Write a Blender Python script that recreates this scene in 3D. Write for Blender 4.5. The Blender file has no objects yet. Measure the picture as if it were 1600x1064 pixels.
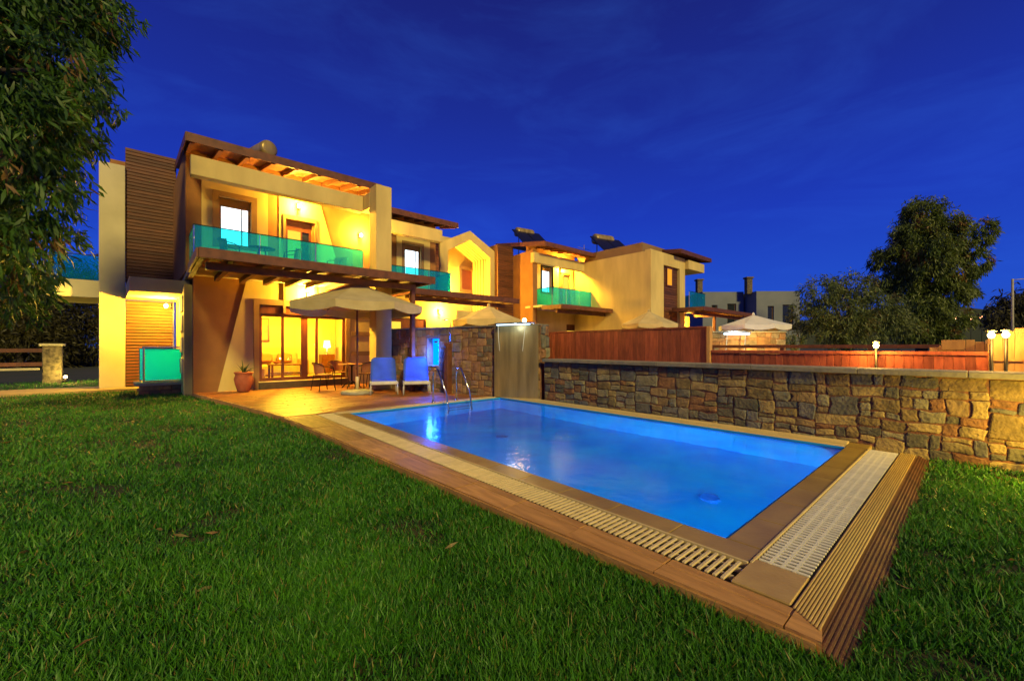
import bpy, bmesh, math, random
import numpy as np
from mathutils import Vector, Matrix
random.seed(7); RNG = np.random.default_rng(7)
S = bpy.context.scene; COL = S.collection; R = math.radians; PI = math.pi

# ------------------------------------------------------------------ camera, sky, sun, exposure
cam = bpy.data.cameras.new('camera'); camo = bpy.data.objects.new('camera', cam); COL.objects.link(camo)
cam.sensor_width = 36; cam.lens = 14.4; cam.clip_start = .05; cam.clip_end = 3000
cam.shift_y = 10 / 1600
camo.location = (0, 0, 1.25); camo.rotation_euler = (R(90), 0, R(48.5 - 90))
S.camera = camo
S.cycles.use_denoising = True; S.cycles.max_bounces = 8; S.cycles.transparent_max_bounces = 24
S.cycles.sample_clamp_indirect = 4; S.cycles.caustics_refractive = False; S.cycles.caustics_reflective = False
S.view_settings.view_transform = 'Standard'; S.view_settings.look = 'None'; S.view_settings.gamma = 1
S.view_settings.exposure = 0

SUN_EL, SUN_AZ = R(38), R(215)      # soft glow of the evening from behind the camera
w = bpy.data.worlds.new('World'); S.world = w; w.use_nodes = True
nt = w.node_tree; N = nt.nodes; L = nt.links; N.clear()
sky = N.new('ShaderNodeTexSky'); sky.sky_type = 'NISHITA'; sky.sun_disc = False
sky.sun_elevation = R(1.5); sky.sun_rotation = R(200); sky.ozone_density = 6; sky.dust_density = .3
tc = N.new('ShaderNodeTexCoord'); sep = N.new('ShaderNodeSeparateXYZ'); L.new(tc.outputs['Generated'], sep.inputs[0])
ramp = N.new('ShaderNodeValToRGB'); L.new(sep.outputs['Z'], ramp.inputs[0])
e = ramp.color_ramp.elements
e[0].position = 0.0; e[0].color = (.024, .075, .40, 1)
e[1].position = .70; e[1].color = (.010, .013, .115, 1)
for p, c in ((.10, (.016, .075, .55, 1)), (.28, (.012, .040, .42, 1)), (.48, (.011, .025, .25, 1))):
    k = e.new(p); k.color = c
mp = N.new('ShaderNodeMapping'); mp.inputs['Scale'].default_value = (1.6, 1.6, 6); mp.inputs['Rotation'].default_value = (.3, .2, .5)
L.new(tc.outputs['Generated'], mp.inputs[0])
cn = N.new('ShaderNodeTexNoise'); cn.inputs['Scale'].default_value = 1.9; cn.inputs['Detail'].default_value = 7; cn.inputs['Roughness'].default_value = .62
cn.inputs['Distortion'].default_value = .5; L.new(mp.outputs[0], cn.inputs['Vector'])
cr = N.new('ShaderNodeValToRGB'); L.new(cn.outputs['Fac'], cr.inputs[0])
cr.color_ramp.elements[0].position = .48; cr.color_ramp.elements[0].color = (0, 0, 0, 1)
cr.color_ramp.elements[1].position = .78; cr.color_ramp.elements[1].color = (.004, .020, .075, 1)
add = N.new('ShaderNodeMixRGB'); add.blend_type = 'ADD'; add.inputs[0].default_value = 1
L.new(ramp.outputs[0], add.inputs[1]); L.new(cr.outputs[0], add.inputs[2])
tint = N.new('ShaderNodeMixRGB'); tint.blend_type = 'MULTIPLY'; tint.inputs[0].default_value = 1
tint.inputs[2].default_value = (.004, .012, .06, 1); L.new(sky.outputs[0], tint.inputs[1])
ad2 = N.new('ShaderNodeMixRGB'); ad2.blend_type = 'ADD'; ad2.inputs[0].default_value = 1
L.new(add.outputs[0], ad2.inputs[1]); L.new(tint.outputs[0], ad2.inputs[2])
bg = N.new('ShaderNodeBackground'); bg.inputs['Strength'].default_value = 1
wo = N.new('ShaderNodeOutputWorld'); L.new(ad2.outputs[0], bg.inputs[0]); L.new(bg.outputs[0], wo.inputs[0])
sd = bpy.data.lights.new('sun', 'SUN'); sd.energy = 3.0; sd.angle = R(7); sd.color = (1, .79, .24)
so = bpy.data.objects.new('sun', sd); COL.objects.link(so)
so.rotation_euler = Vector((.27, .82, -.50)).to_track_quat('-Z', 'Y').to_euler()

# ------------------------------------------------------------------ materials
MT = {}
def M(name, c1, c2=None, scale=6, rough=.75, bump=.15, bscale=40, metal=0, rand=0, stretch=(1, 1, 1), spec=.4, hues=None, detail=6, lo=.35, hi=.65):
    m = bpy.data.materials.new(name); m.use_nodes = True; t = m.node_tree; n = t.nodes; l = t.links
    b = n['Principled BSDF']; b.inputs['Roughness'].default_value = rough; b.inputs['Metallic'].default_value = metal
    b.inputs['Specular IOR Level'].default_value = spec
    g = n.new('ShaderNodeNewGeometry'); oi = n.new('ShaderNodeObjectInfo')
    ma = n.new('ShaderNodeVectorMath'); ma.operation = 'MULTIPLY_ADD'
    cx = n.new('ShaderNodeCombineXYZ'); l.new(oi.outputs['Random'], cx.inputs[0]); l.new(oi.outputs['Random'], cx.inputs[2])
    l.new(cx.outputs[0], ma.inputs[0]); ma.inputs[1].default_value = (7 * bool(rand), 3 * bool(rand), 5 * bool(rand)); l.new(g.outputs['Position'], ma.inputs[2])
    mpn = n.new('ShaderNodeMapping'); mpn.inputs['Scale'].default_value = stretch; l.new(ma.outputs[0], mpn.inputs[0])
    no = n.new('ShaderNodeTexNoise'); no.inputs['Scale'].default_value = scale; no.inputs['Detail'].default_value = detail; l.new(mpn.outputs[0], no.inputs['Vector'])
    rp = n.new('ShaderNodeValToRGB'); l.new(no.outputs['Fac'], rp.inputs[0])
    rp.color_ramp.elements[0].position = lo; rp.color_ramp.elements[1].position = hi
    c2 = c2 or tuple(v * .8 for v in c1)
    rp.color_ramp.elements[0].color = (*c1, 1); rp.color_ramp.elements[1].color = (*c2, 1)
    out = rp.outputs[0]
    if hues:
        hr = n.new('ShaderNodeValToRGB'); hr.color_ramp.interpolation = 'CONSTANT'; l.new(oi.outputs['Random'], hr.inputs[0])
        hr.color_ramp.elements[0].color = (*hues[0], 1); hr.color_ramp.elements[1].position = 1 / len(hues); hr.color_ramp.elements[1].color = (*hues[1], 1)
        for i, h in enumerate(hues[2:], 2):
            k = hr.color_ramp.elements.new(i / len(hues)); k.color = (*h, 1)
        mm = n.new('ShaderNodeMixRGB'); mm.blend_type = 'MULTIPLY'; mm.inputs[0].default_value = 1
        l.new(hr.outputs[0], mm.inputs[1]); l.new(out, mm.inputs[2]); out = mm.outputs[0]
    if rand:
        hs = n.new('ShaderNodeHueSaturation'); mr = n.new('ShaderNodeMapRange'); l.new(oi.outputs['Random'], mr.inputs[0])
        mr.inputs[3].default_value = 1 - rand; mr.inputs[4].default_value = 1 + rand
        l.new(mr.outputs[0], hs.inputs['Value']); l.new(out, hs.inputs['Color']); out = hs.outputs[0]
    l.new(out, b.inputs['Base Color'])
    if bump:
        bn = n.new('ShaderNodeTexNoise'); bn.inputs['Scale'].default_value = bscale; bn.inputs['Detail'].default_value = 8; l.new(mpn.outputs[0], bn.inputs['Vector'])
        bp = n.new('ShaderNodeBump'); bp.inputs['Strength'].default_value = bump; bp.inputs['Distance'].default_value = .02
        l.new(bn.outputs['Fac'], bp.inputs['Height']); l.new(bp.outputs[0], b.inputs['Normal'])
    MT[name] = m; return m
def EM(name, col, st):
    m = bpy.data.materials.new(name); m.use_nodes = True; n = m.node_tree.nodes; n.clear()
    e_ = n.new('ShaderNodeEmission'); e_.inputs[0].default_value = (*col, 1); e_.inputs[1].default_value = st
    o_ = n.new('ShaderNodeOutputMaterial'); m.node_tree.links.new(e_.outputs[0], o_.inputs[0]); MT[name] = m; return m
def GLASS(name, tint_, refl=.08, rough=.02, diff=None, dfac=0):
    m = bpy.data.materials.new(name); m.use_nodes = True; n = m.node_tree.nodes; l = m.node_tree.links; n.clear()
    t = n.new('ShaderNodeBsdfTransparent'); t.inputs[0].default_value = (*tint_, 1)
    g = n.new('ShaderNodeBsdfGlossy'); g.inputs['Roughness'].default_value = rough
    f = n.new('ShaderNodeLayerWeight'); f.inputs[0].default_value = .25
    mr = n.new('ShaderNodeMapRange'); mr.inputs[3].default_value = refl * .5; mr.inputs[4].default_value = min(1, refl * 6); l.new(f.outputs['Fresnel'], mr.inputs[0])
    mx = n.new('ShaderNodeMixShader'); l.new(mr.outputs[0], mx.inputs[0]); l.new(t.outputs[0], mx.inputs[1]); l.new(g.outputs[0], mx.inputs[2])
    out = mx
    if diff:
        d_ = n.new('ShaderNodeBsdfDiffuse'); d_.inputs[0].default_value = (*diff, 1)
        tr = n.new('ShaderNodeBsdfTranslucent'); tr.inputs[0].default_value = (*diff, 1)
        a_ = n.new('ShaderNodeAddShader'); l.new(d_.outputs[0], a_.inputs[0]); l.new(tr.outputs[0], a_.inputs[1])
        m2 = n.new('ShaderNodeMixShader'); m2.inputs[0].default_value = dfac; l.new(mx.outputs[0], m2.inputs[1]); l.new(a_.outputs[0], m2.inputs[2]); out = m2
    o_ = n.new('ShaderNodeOutputMaterial'); l.new(out.outputs[0], o_.inputs[0]); MT[name] = m; return m
def LEAF(name, a, b, c, trans=.35):
    m = bpy.data.materials.new(name); m.use_nodes = True; n = m.node_tree.nodes; l = m.node_tree.links; n.clear()
    at = n.new('ShaderNodeAttribute'); at.attribute_name = 'v'
    rp = n.new('ShaderNodeValToRGB'); l.new(at.outputs['Fac'], rp.inputs[0]); e_ = rp.color_ramp.elements
    e_[0].color = (*a, 1); e_[1].color = (*c, 1); e_[1].position = .98; k = e_.new(.8); k.color = (*b, 1)
    d_ = n.new('ShaderNodeBsdfPrincipled'); d_.inputs['Roughness'].default_value = .5; l.new(rp.outputs[0], d_.inputs['Base Color'])
    t_ = n.new('ShaderNodeBsdfTranslucent'); l.new(rp.outputs[0], t_.inputs[0])
    mx = n.new('ShaderNodeMixShader'); mx.inputs[0].default_value = trans; l.new(d_.outputs[0], mx.inputs[1]); l.new(t_.outputs[0], mx.inputs[2])
    o_ = n.new('ShaderNodeOutputMaterial'); l.new(mx.outputs[0], o_.inputs[0]); MT[name] = m; return m

M('cream', (.70, .54, .20), (.56, .42, .155), scale=1.8, stretch=(1, 1, .3), bump=.12, bscale=90, rough=.85)
M('white_plaster', (.66, .57, .33), (.57, .49, .28), scale=1.5, bump=.1, bscale=90, rough=.85)
M('brown_plaster', (.36, .165, .050), (.29, .13, .04), scale=1.8, bump=.12, bscale=90, rough=.88)
M('taupe', (.29, .17, .075), (.24, .14, .06), scale=2, bump=.1, bscale=80, rough=.85)
M('clad', (.15, .055, .024), (.085, .032, .015), scale=5, stretch=(.5, .5, 6), rough=.55, bump=.3, bscale=30, rand=.3)
M('timber', (.17, .058, .025), (.10, .034, .016), scale=4, stretch=(1.5, 1.5, 1.5), rough=.55, bump=.25, bscale=30, rand=.2)
M('soffit', (.24, .085, .034), (.16, .055, .022), scale=5, stretch=(.4, 5, 5), rough=.6, bump=.2, rand=.25)
M('slat', (.30, .115, .04), (.21, .078, .028), scale=4, stretch=(.5, 2, 5), rough=.55, bump=.2, rand=.15)
M('door_wood', (.16, .045, .018), (.11, .03, .012), scale=4, stretch=(3, 3, .6), rough=.4, bump=.12)
M('fence', (.40, .095, .038), (.25, .056, .024), scale=5, stretch=(4, 4, .7), rough=.65, bump=.35, bscale=30, rand=.28)
M('pine', (.62, .36, .11), (.50, .27, .08), scale=4, stretch=(4, 4, .7), rough=.6, bump=.2, rand=.15)
M('deck', (.38, .145, .038), (.24, .088, .024), scale=4, stretch=(.6, 5, 2), spec=.25, rough=.45, bump=.3, bscale=30, rand=.2)
M('board', (.54, .285, .085), (.37, .185, .052), scale=5, stretch=(4, .6, 2), spec=.2, rough=.55, bump=.3, bscale=40, rand=.15)
M('coping', (.38, .25, .05), (.27, .17, .034), scale=3, rough=.34, bump=.12, bscale=25, spec=.35, rand=.08)
M('ochre', (.56, .38, .11), (.45, .29, .08), scale=5, rough=.45, bump=.2, rand=.08)
M('step', (.12, .045, .018), (.07, .028, .012), scale=5, rough=.6, bump=.3)
M('grate', (.72, .58, .28), (.62, .49, .23), scale=8, rough=.5, bump=.1, rand=.06)
M('grate_white', (.80, .76, .56), (.72, .68, .50), scale=8, rough=.5, bump=.1, rand=.05)
M('cream_rib', (.66, .52, .22), (.58, .45, .18), scale=6, rough=.5, bump=.15, rand=.08)
M('gutter', (.09, .065, .03), (.06, .045, .02), rough=.6)
M('mortar', (.30, .13, .065), (.17, .10, .06), scale=14, rough=.95, bump=.5, bscale=50)
M('stone', (1.25, 1.15, 1.0), (.5, .49, .5), scale=7, rough=.85, bump=1.0, bscale=26, rand=.3, lo=.3, hi=.72,
  hues=[(.19, .19, .13), (.30, .235, .10), (.17, .18, .155), (.25, .22, .11), (.30, .165, .075), (.20, .20, .14), (.36, .29, .12), (.15, .155, .14), (.24, .18, .085), (.22, .215, .13)])
M('stone_warm', (1.35, 1.25, 1.05), (.6, .55, .48), scale=6, rough=.8, bump=.75, bscale=18, rand=.22, lo=.3, hi=.72,
  hues=[(.28, .17, .085), (.21, .16, .095), (.34, .185, .09), (.17, .145, .10), (.30, .205, .11), (.36, .215, .105), (.19, .165, .12), (.25, .16, .09)])
M('cap', (.27, .25, .17), (.19, .18, .13), scale=7, rough=.7, bump=.4, bscale=25, rand=.1)
M('steel', (.52, .37, .13), (.28, .20, .07), scale=4, stretch=(1, 1, .15), metal=.35, rough=.36, bump=.06, bscale=8)  # golden streaked colour carries the warm reflections of the sheet
M('chrome', (.75, .72, .66), metal=1, rough=.16, bump=0)
M('black_metal', (.03, .025, .02), rough=.35, bump=0, metal=.6)
M('wicker', (.50, .20, .07), (.34, .13, .045), scale=60, rough=.6, bump=.5, bscale=120)
M('canvas', (.58, .47, .24), (.49, .39, .19), scale=3, rough=.9, bump=.25, bscale=10)
M('canvas_white', (.75, .72, .64), (.68, .65, .58), scale=3, rough=.9, bump=.2, bscale=10)
M('blue_cloth', (.05, .12, .62), (.04, .095, .52), scale=4, rough=.9, bump=.35, bscale=9)
M('lounger_frame', (.70, .68, .62), rough=.4, bump=0)
M('concrete', (.42, .40, .30), (.33, .31, .23), scale=7, rough=.85, bump=.3)
M('terracotta', (.42, .12, .055), (.33, .09, .04), scale=7, rough=.75, bump=.2)
M('path', (.46, .33, .14), (.38, .27, .11), scale=5, rough=.85, bump=.3)
M('soil', (.035, .05, .014), (.055, .04, .018), scale=9, rough=.95, bump=.5)
M('ground', (.03, .04, .016), (.05, .045, .022), scale=.6, rough=.95, bump=.3)
M('tile_blue', (.02, .46, .84), (.012, .30, .78), scale=1.6, rough=.35, bump=0)
M('tile_dark', (.02, .12, .45), (.015, .09, .35), scale=12, rough=.3, bump=0)
M('bark', (.13, .10, .07), (.07, .055, .04), scale=7, stretch=(3, 3, .6), rough=.9, bump=.6)
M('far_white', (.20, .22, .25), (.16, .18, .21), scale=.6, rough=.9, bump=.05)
M('dark_glass', (.02, .025, .03), rough=.15, bump=0)
M('solar', (.012, .012, .016), rough=.25, bump=0)
M('hill', (.03, .04, .03), (.045, .05, .035), scale=.05, rough=1, bump=0)
M('shutter', (.30, .075, .035), (.24, .06, .028), scale=30, stretch=(.1, .1, 6), rough=.6, bump=.3)
M('sofa', (.52, .36, .16), (.44, .30, .13), scale=8, rough=.9, bump=.2)
M('room', (.80, .62, .24), (.75, .57, .21), scale=1, rough=.9, bump=.03)
M('picture', (.35, .2, .06), (.62, .42, .14), scale=5, rough=.6, bump=0)
M('rock_pillar', (.22, .17, .10), (.07, .055, .04), scale=9, rough=.9, bump=.9, bscale=11)
GLASS('balcony_glass', (.22, .92, .95), refl=.12, diff=(.015, .30, .68), dfac=.15)
GLASS('clear_glass', (.93, .95, .94), refl=.05)
GLASS('green_glass', (.08, .75, .75), refl=.05, diff=(.02, .56, .80), dfac=.75)
EM('bulb', (1, .70, .22), 26); EM('bulb_small', (1, .60, .20), 30); EM('bulb_red', (1, .35, .15), 14)
EM('window_white', (.80, .93, 1.0), 2.6); EM('window_orange', (1, .42, .03), 1.0); EM('window_yellow', (1, .66, .06), 1.3)
EM('led_white', (.55, .80, 1.0), 3.2); EM('led_blue', (.0, .10, 1.0), 5); EM('ripple_glow', (.0, .38, 1.0), 4); EM('shade', (1, .85, .45), 7)
EM('falling_water', (.8, .75, .5), .9)  # water made emissive so the trickles look lit by the spout
LEAF('leaf_near', (.016, .055, .006), (.07, .165, .015), (.20, .11, .03))
LEAF('leaf_far', (.06, .11, .016), (.20, .24, .035), (.26, .12, .03))
LEAF('leaf_olive', (.08, .13, .04), (.20, .23, .06), (.16, .12, .04))
LEAF('leaf_dark', (.045, .042, .008), (.085, .075, .012), (.09, .06, .02))
LEAF('grass', (.012, .085, .004), (.085, .30, .016), (.28, .22, .06), trans=.25)
LEAF('succulent', (.05, .09, .03), (.08, .12, .04), (.1, .12, .04))

# ------------------------------------------------------------------ builders
W = {}                                   # world origin of each object (0 for things built in local axes)
def reg(o, parent, wo):
    COL.objects.link(o); o.parent = parent; W[o] = wo; return o
def thing(name, label, cat, loc=(0, 0, 0), rotz=0, local=False, group=None):
    o = bpy.data.objects.new(name, None); o.empty_display_size = .1
    reg(o, None, Vector((0, 0, 0)) if local else Vector(loc)); o.location = loc; o.rotation_euler = (0, 0, rotz)
    tag(o, label, cat, group); return o
def tag(o, label, cat, group=None):
    o['label'] = label; o['category'] = cat
    if group: o['group'] = group
def structure(o): o['kind'] = 'structure'; return o
def mesh(name, verts, faces, mat, parent=None, smooth=False):
    """verts in the frame of the thing (world axes unless the thing is local)"""
    me = bpy.data.meshes.new(name); off = W[parent] if parent else Vector((0, 0, 0))
    me.from_pydata([tuple(Vector(v) - off) for v in verts], [], faces); me.materials.append(MT[mat])
    if smooth: me.shade_smooth()
    o = bpy.data.objects.new(name, me); return reg(o, parent, off)
BOX = {}
def boxmesh(name, dx, dy, dz, mat, bev):
    key = (name, round(dx, 3), round(dy, 3), round(dz, 3), mat, bev)
    if key not in BOX:
        me = bpy.data.meshes.new(name); bm = bmesh.new(); bmesh.ops.create_cube(bm, size=1)
        bmesh.ops.scale(bm, vec=(dx, dy, dz), verts=bm.verts)
        if bev: bmesh.ops.bevel(bm, geom=list(bm.edges), offset=min(bev, .4 * min(dx, dy, dz)), segments=1, affect='EDGES')
        bm.to_mesh(me); bm.free(); me.materials.append(MT[mat]); BOX[key] = me
    return BOX[key]
def box(name, parent, x0, x1, y0, y1, z0, z1, mat, bev=.008, rot=None):
    me = boxmesh(name, x1 - x0, y1 - y0, z1 - z0, mat, bev)
    o = bpy.data.objects.new(name, me); c = Vector(((x0 + x1) / 2, (y0 + y1) / 2, (z0 + z1) / 2))
    reg(o, parent, c); o.location = c - (W[parent] if parent else Vector((0, 0, 0)))
    if rot: o.rotation_euler = rot
    return o
def prism(name, parent, pts, axis, a0, a1, mat):
    """polygon pts in the two other axes, extruded along axis ('x','y','z') from a0 to a1"""
    n = len(pts); vs = []
    for a in (a0, a1):
        for p, q in pts: vs.append({'x': (a, p, q), 'y': (p, a, q), 'z': (p, q, a)}[axis])
    fs = [tuple(range(n)), tuple(range(2 * n - 1, n - 1, -1))] + [(i, i + n, (i + 1) % n + n, (i + 1) % n) for i in range(n)]
    o = mesh(name, vs, fs, mat, parent)
    bm = bmesh.new(); bm.from_mesh(o.data); bmesh.ops.recalc_face_normals(bm, faces=bm.faces); bm.to_mesh(o.data); bm.free(); return o
def holed_wall(name, parent, x0, x1, z0, z1, y0, y1, holes, mat):
    xs = sorted({x0, x1, *[h[0] for h in holes], *[h[1] for h in holes]}); zs = sorted({z0, z1, *[h[2] for h in holes], *[h[3] for h in holes]})
    vs, fs = [], []
    for i in range(len(xs) - 1):
        for k in range(len(zs) - 1):
            cx, cz = (xs[i] + xs[i + 1]) / 2, (zs[k] + zs[k + 1]) / 2
            if any(h[0] < cx < h[1] and h[2] < cz < h[3] for h in holes): continue
            b = len(vs)
            vs += [(x, y, z) for x in (xs[i], xs[i + 1]) for y in (y0, y1) for z in (zs[k], zs[k + 1])]
            fs += [tuple(b + q for q in f) for f in ((0, 1, 5, 4), (2, 6, 7, 3), (0, 2, 3, 1), (4, 5, 7, 6), (0, 4, 6, 2), (1, 3, 7, 5))]
    return mesh(name, vs, fs, mat, parent)
def tube_data(pts, r, seg=8, closed=False):
    pts = [Vector(p) for p in pts]; vs, fs = [], []; n = len(pts)
    rr = r if isinstance(r, (list, tuple)) else [r] * n
    up = Vector((0, 0, 1)); prev = None
    for i, p in enumerate(pts):
        t = (pts[min(i + 1, n - 1)] - pts[max(i - 1, 0)]).normalized()
        a = t.cross(prev if prev else (up if abs(t.z) < .95 else Vector((1, 0, 0)))).normalized() if prev is None else (prev - t * prev.dot(t)).normalized()
        prev = a; b = t.cross(a)
        for k in range(seg):
            th = 2 * PI * k / seg; vs.append(p + (a * math.cos(th) + b * math.sin(th)) * rr[i])
    for i in range(n - 1):
        for k in range(seg):
            fs.append((i * seg + k, i * seg + (k + 1) % seg, (i + 1) * seg + (k + 1) % seg, (i + 1) * seg + k))
    fs += [tuple(range(seg - 1, -1, -1)), tuple(range((n - 1) * seg, n * seg))]
    return vs, fs
def tube(name, parent, pts, r, mat, seg=8):
    vs, fs = tube_data(pts, r, seg); return mesh(name, vs, fs, mat, parent, smooth=True)
def lathe(name, parent, prof, mat, c=(0, 0, 0), seg=24, smooth=True):
    vs, fs = [], []
    for r, z in prof:
        for k in range(seg): vs.append((c[0] + r * math.cos(2 * PI * k / seg), c[1] + r * math.sin(2 * PI * k / seg), c[2] + z))
    for i in range(len(prof) - 1):
        for k in range(seg): fs.append((i * seg + k, i * seg + (k + 1) % seg, (i + 1) * seg + (k + 1) % seg, (i + 1) * seg + k))
    fs += [tuple(range(seg - 1, -1, -1)), tuple(range((len(prof) - 1) * seg, len(prof) * seg))]
    return mesh(name, vs, fs, mat, parent, smooth)
LK = 9.0
def lamp(parent, loc, watts, col=(1, .60, .16), r=.06):
    d_ = bpy.data.lights.new('lamp_light', 'POINT'); d_.energy = watts * LK; d_.color = col; d_.shadow_soft_size = r
    o = bpy.data.objects.new('lamp_light', d_); COL.objects.link(o); o.parent = parent
    o.location = Vector(loc) - (W[parent] if parent else Vector((0, 0, 0))); return o
def wall_lamp(label, loc, watts, cat='lamp', col=(1, .54, .05), nrm=(0, -1), group='warm wall lamps on the villas'):
    """half-drum bracket lamp, open above and below, bulb inside"""
    x, y, z = loc; t = thing('wall_lamp', label, cat, (x, y, z), group=group)
    nx, ny = nrm
    box('bracket', t, x - .03 - abs(ny) * .03, x + .03 + abs(ny) * .03, y - .03 - abs(nx) * .03, y + .03 + abs(nx) * .03, z - .09, z + .09, 'black_metal', .004)
    cx, cy = x + nx * .12, y + ny * .12
    lathe('bulb', t, [(.0, -.07), (.04, -.05), (.055, 0), (.04, .05), (0, .07)], 'bulb', (cx, cy, z), 12)
    lathe('collar', t, [(.03, -.10), (.035, -.085), (.03, -.07)], 'black_metal', (cx, cy, z), 12)
    lamp(t, (cx + nx * .06, cy + ny * .06, z), watts * 3.0, col); return t

# ------------------------------------------------------------------ ground, lawn, path, terrace
gq = [(-900, -900), (1200, -900), (1200, 1200), (-900, 1200), (2.7, .95), (6.7, .95), (6.7, 8.0), (2.7, 8.0)]     # the pool is sunk through the ground
structure(mesh('ground', [(x, y, -.16) for x, y in gq], [(0, 1, 5, 4), (1, 2, 6, 5), (2, 3, 7, 6), (3, 0, 4, 7)], 'ground'))
lawn_left = [(-14, -6), (2.12, -6), (2.12, .30), (2.12, .6), (1.80, 8.1), (.86, 13.95), (.86, 15.3), (-.3, 15.3), (-.3, 17.15), (-14, 17.9)]
structure(mesh('lawn', [(x, y, -.10) for x, y in lawn_left], [tuple(range(len(lawn_left)))], 'soil'))
structure(mesh('lawn', [(x, y, -.096) for x, y in ((2.12, -6), (6.88, -6), (6.88, .33), (2.12, .33))], [(0, 1, 2, 3)], 'soil'))
structure(mesh('lawn', [(x, y, -.092) for x, y in ((-14, 19.6), (-.9, 18.9), (-.9, 24), (-14, 24))], [(0, 1, 2, 3)], 'soil'))
structure(prism('path', None, [(-14, 17.9), (-.3, 17.15), (.86, 15.3), (.86, 18.2), (-.5, 18.9), (-14, 19.6)], 'z', -.14, -.03, 'path'))

terrace = thing('terrace', 'reddish brown plank terrace between the house and the pool', 'terrace', (3.5, 11, 0)); structure(terrace)
mesh('terrace_base', [(.92, 13.99, -.05), (1.86, 8.18, -.05), (6.6, 8.18, -.05), (5.3, 12.1, -.05), (5.3, 13.99, -.05)], [(0, 1, 2, 3, 4)], 'gutter', terrace)
y = 8.17
while y < 13.98:
    y1 = min(y + .142, 13.985); xl = 1.84 - (y - 8.17) * .158; xr = min(6.85, 6.90 - 1.6 * (y - 6.85) / 5.25 - .02) if y < 12.0 else 5.9
    cuts = [xl] + sorted(random.uniform(xl + .5, xr - .4) for _ in range(2)) + [xr]
    for a, b in zip(cuts[:-1], cuts[1:]):
        if b - a > .06: box('plank', terrace, a + .002, b - .002, y + .003, y1 - .003, -.06, random.uniform(-.003, .002), 'deck', .005)
    y = y1 + .002
prism('edge_board', terrace, [(.86, 14.0), (1.80, 8.16), (1.84, 8.16), (.90, 14.0)], 'z', -.13, .004, 'board')

# ------------------------------------------------------------------ swimming pool
pool = thing('swimming_pool', 'rectangular overflow pool with grated gutters glowing blue from within', 'pool', (4.7, 4.5, 0))
WX0, WX1, WY0, WY1 = 2.84, 6.55, 1.08, 7.85; ZB = -1.35; ZW = -.035
bs = [(WX0, WY0, -1.15), (WX1, WY0, -1.15), (WX1, 2.9, -1.20), (WX0, 2.9, -1.20), (WX1, 4.8, -1.36), (WX0, 4.8, -1.36), (WX1, WY1, -1.45), (WX0, WY1, -1.45)]
tp = [(WX0, WY0, -.008), (WX1, WY0, -.008), (WX1, WY1, -.008), (WX0, WY1, -.008)]
mesh('basin', bs + tp, [(0, 1, 2, 3), (3, 2, 4, 5), (5, 4, 6, 7), (0, 8, 9, 1), (1, 9, 10, 6, 4, 2), (7, 6, 10, 11), (0, 3, 5, 7, 11, 8)], 'tile_blue', pool)
for xx, yy, zz in ((4.65, 1.95, -1.178), (4.7, 5.6, -1.39)): lathe('drain', pool, [(.11, 0), (.11, .02), (.09, .026), (.0, .026)], 'tile_dark', (xx, yy, zz), 18)
for k, (x0_, x1_) in enumerate(((WX0 + .002, WX0 + .03), (WX1 - .03, WX1 - .002))): box('waterline_band', pool, x0_, x1_, WY0 + .03, WY1 - .03, -.16, -.03, 'tile_dark', .003)
for y0_, y1_ in ((WY0 + .002, WY0 + .03), (WY1 - .03, WY1 - .002)): box('waterline_band', pool, WX0 + .002, WX1 - .002, y0_, y1_, -.16, -.03, 'tile_dark', .003)
for x, y, nx, ny, wt in ((3.6, WY0, 0, 1, 380), (5.7, WY0, 0, 1, 300), (WX0, 2.7, 1, 0, 34), (WX0, 4.7, 1, 0, 28), (WX0, 6.7, 1, 0, 16)):
    vs_, fs_ = tube_data([(x + nx * .005, y + ny * .005, -.55), (x + nx * .05, y + ny * .05, -.55), (x + nx * .055, y + ny * .055, -.55)], [.12, .12, .09], 16); mesh('pool_light', vs_, fs_, 'chrome', pool)
    ld = bpy.data.lights.new('pool_lamp', 'AREA'); ld.shape = 'DISK'; ld.size = .2; ld.energy = wt; ld.color = (.10, .70, .92)
    lo = bpy.data.objects.new('pool_lamp', ld); COL.objects.link(lo); lo.parent = pool; lo.location = Vector((x + nx * .07, y + ny * .07, -.55)) - W[pool]
    lo.rotation_euler = Vector((nx, ny, -.35)).to_track_quat('-Z', 'Y').to_euler()
wm = bpy.data.materials.new('water'); wm.use_nodes = True; n = wm.node_tree.nodes; l = wm.node_tree.links; n.clear(); MT['water'] = wm
rf = n.new('ShaderNodeBsdfRefraction'); rf.inputs['IOR'].default_value = 1.33; rf.inputs['Roughness'].default_value = .05; rf.inputs[0].default_value = (.75, .93, 1, 1)
gl = n.new('ShaderNodeBsdfGlossy'); gl.inputs['Roughness'].default_value = .15
fr = n.new('ShaderNodeFresnel'); fr.inputs[0].default_value = 1.33
gp = n.new('ShaderNodeNewGeometry'); nz = n.new('ShaderNodeTexNoise'); nz.inputs['Scale'].default_value = 4.5; nz.inputs['Detail'].default_value = 3
l.new(gp.outputs['Position'], nz.inputs['Vector']); bp = n.new('ShaderNodeBump'); bp.inputs['Strength'].default_value = .13; bp.inputs['Distance'].default_value = .05
l.new(nz.outputs['Fac'], bp.inputs['Height'])
for q in (rf, gl, fr): l.new(bp.outputs[0], q.inputs['Normal'])
mx = n.new('ShaderNodeMixShader'); l.new(fr.outputs[0], mx.inputs[0]); l.new(rf.outputs[0], mx.inputs[1]); l.new(gl.outputs[0], mx.inputs[2])
oo = n.new('ShaderNodeOutputMaterial'); l.new(mx.outputs[0], oo.inputs[0])
wat = structure(mesh('pool_water', [(WX0, WY0, ZW), (WX1, WY0, ZW), (WX1, WY1, ZW), (WX0, WY1, ZW)], [(0, 1, 2, 3)], 'water'))
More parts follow.
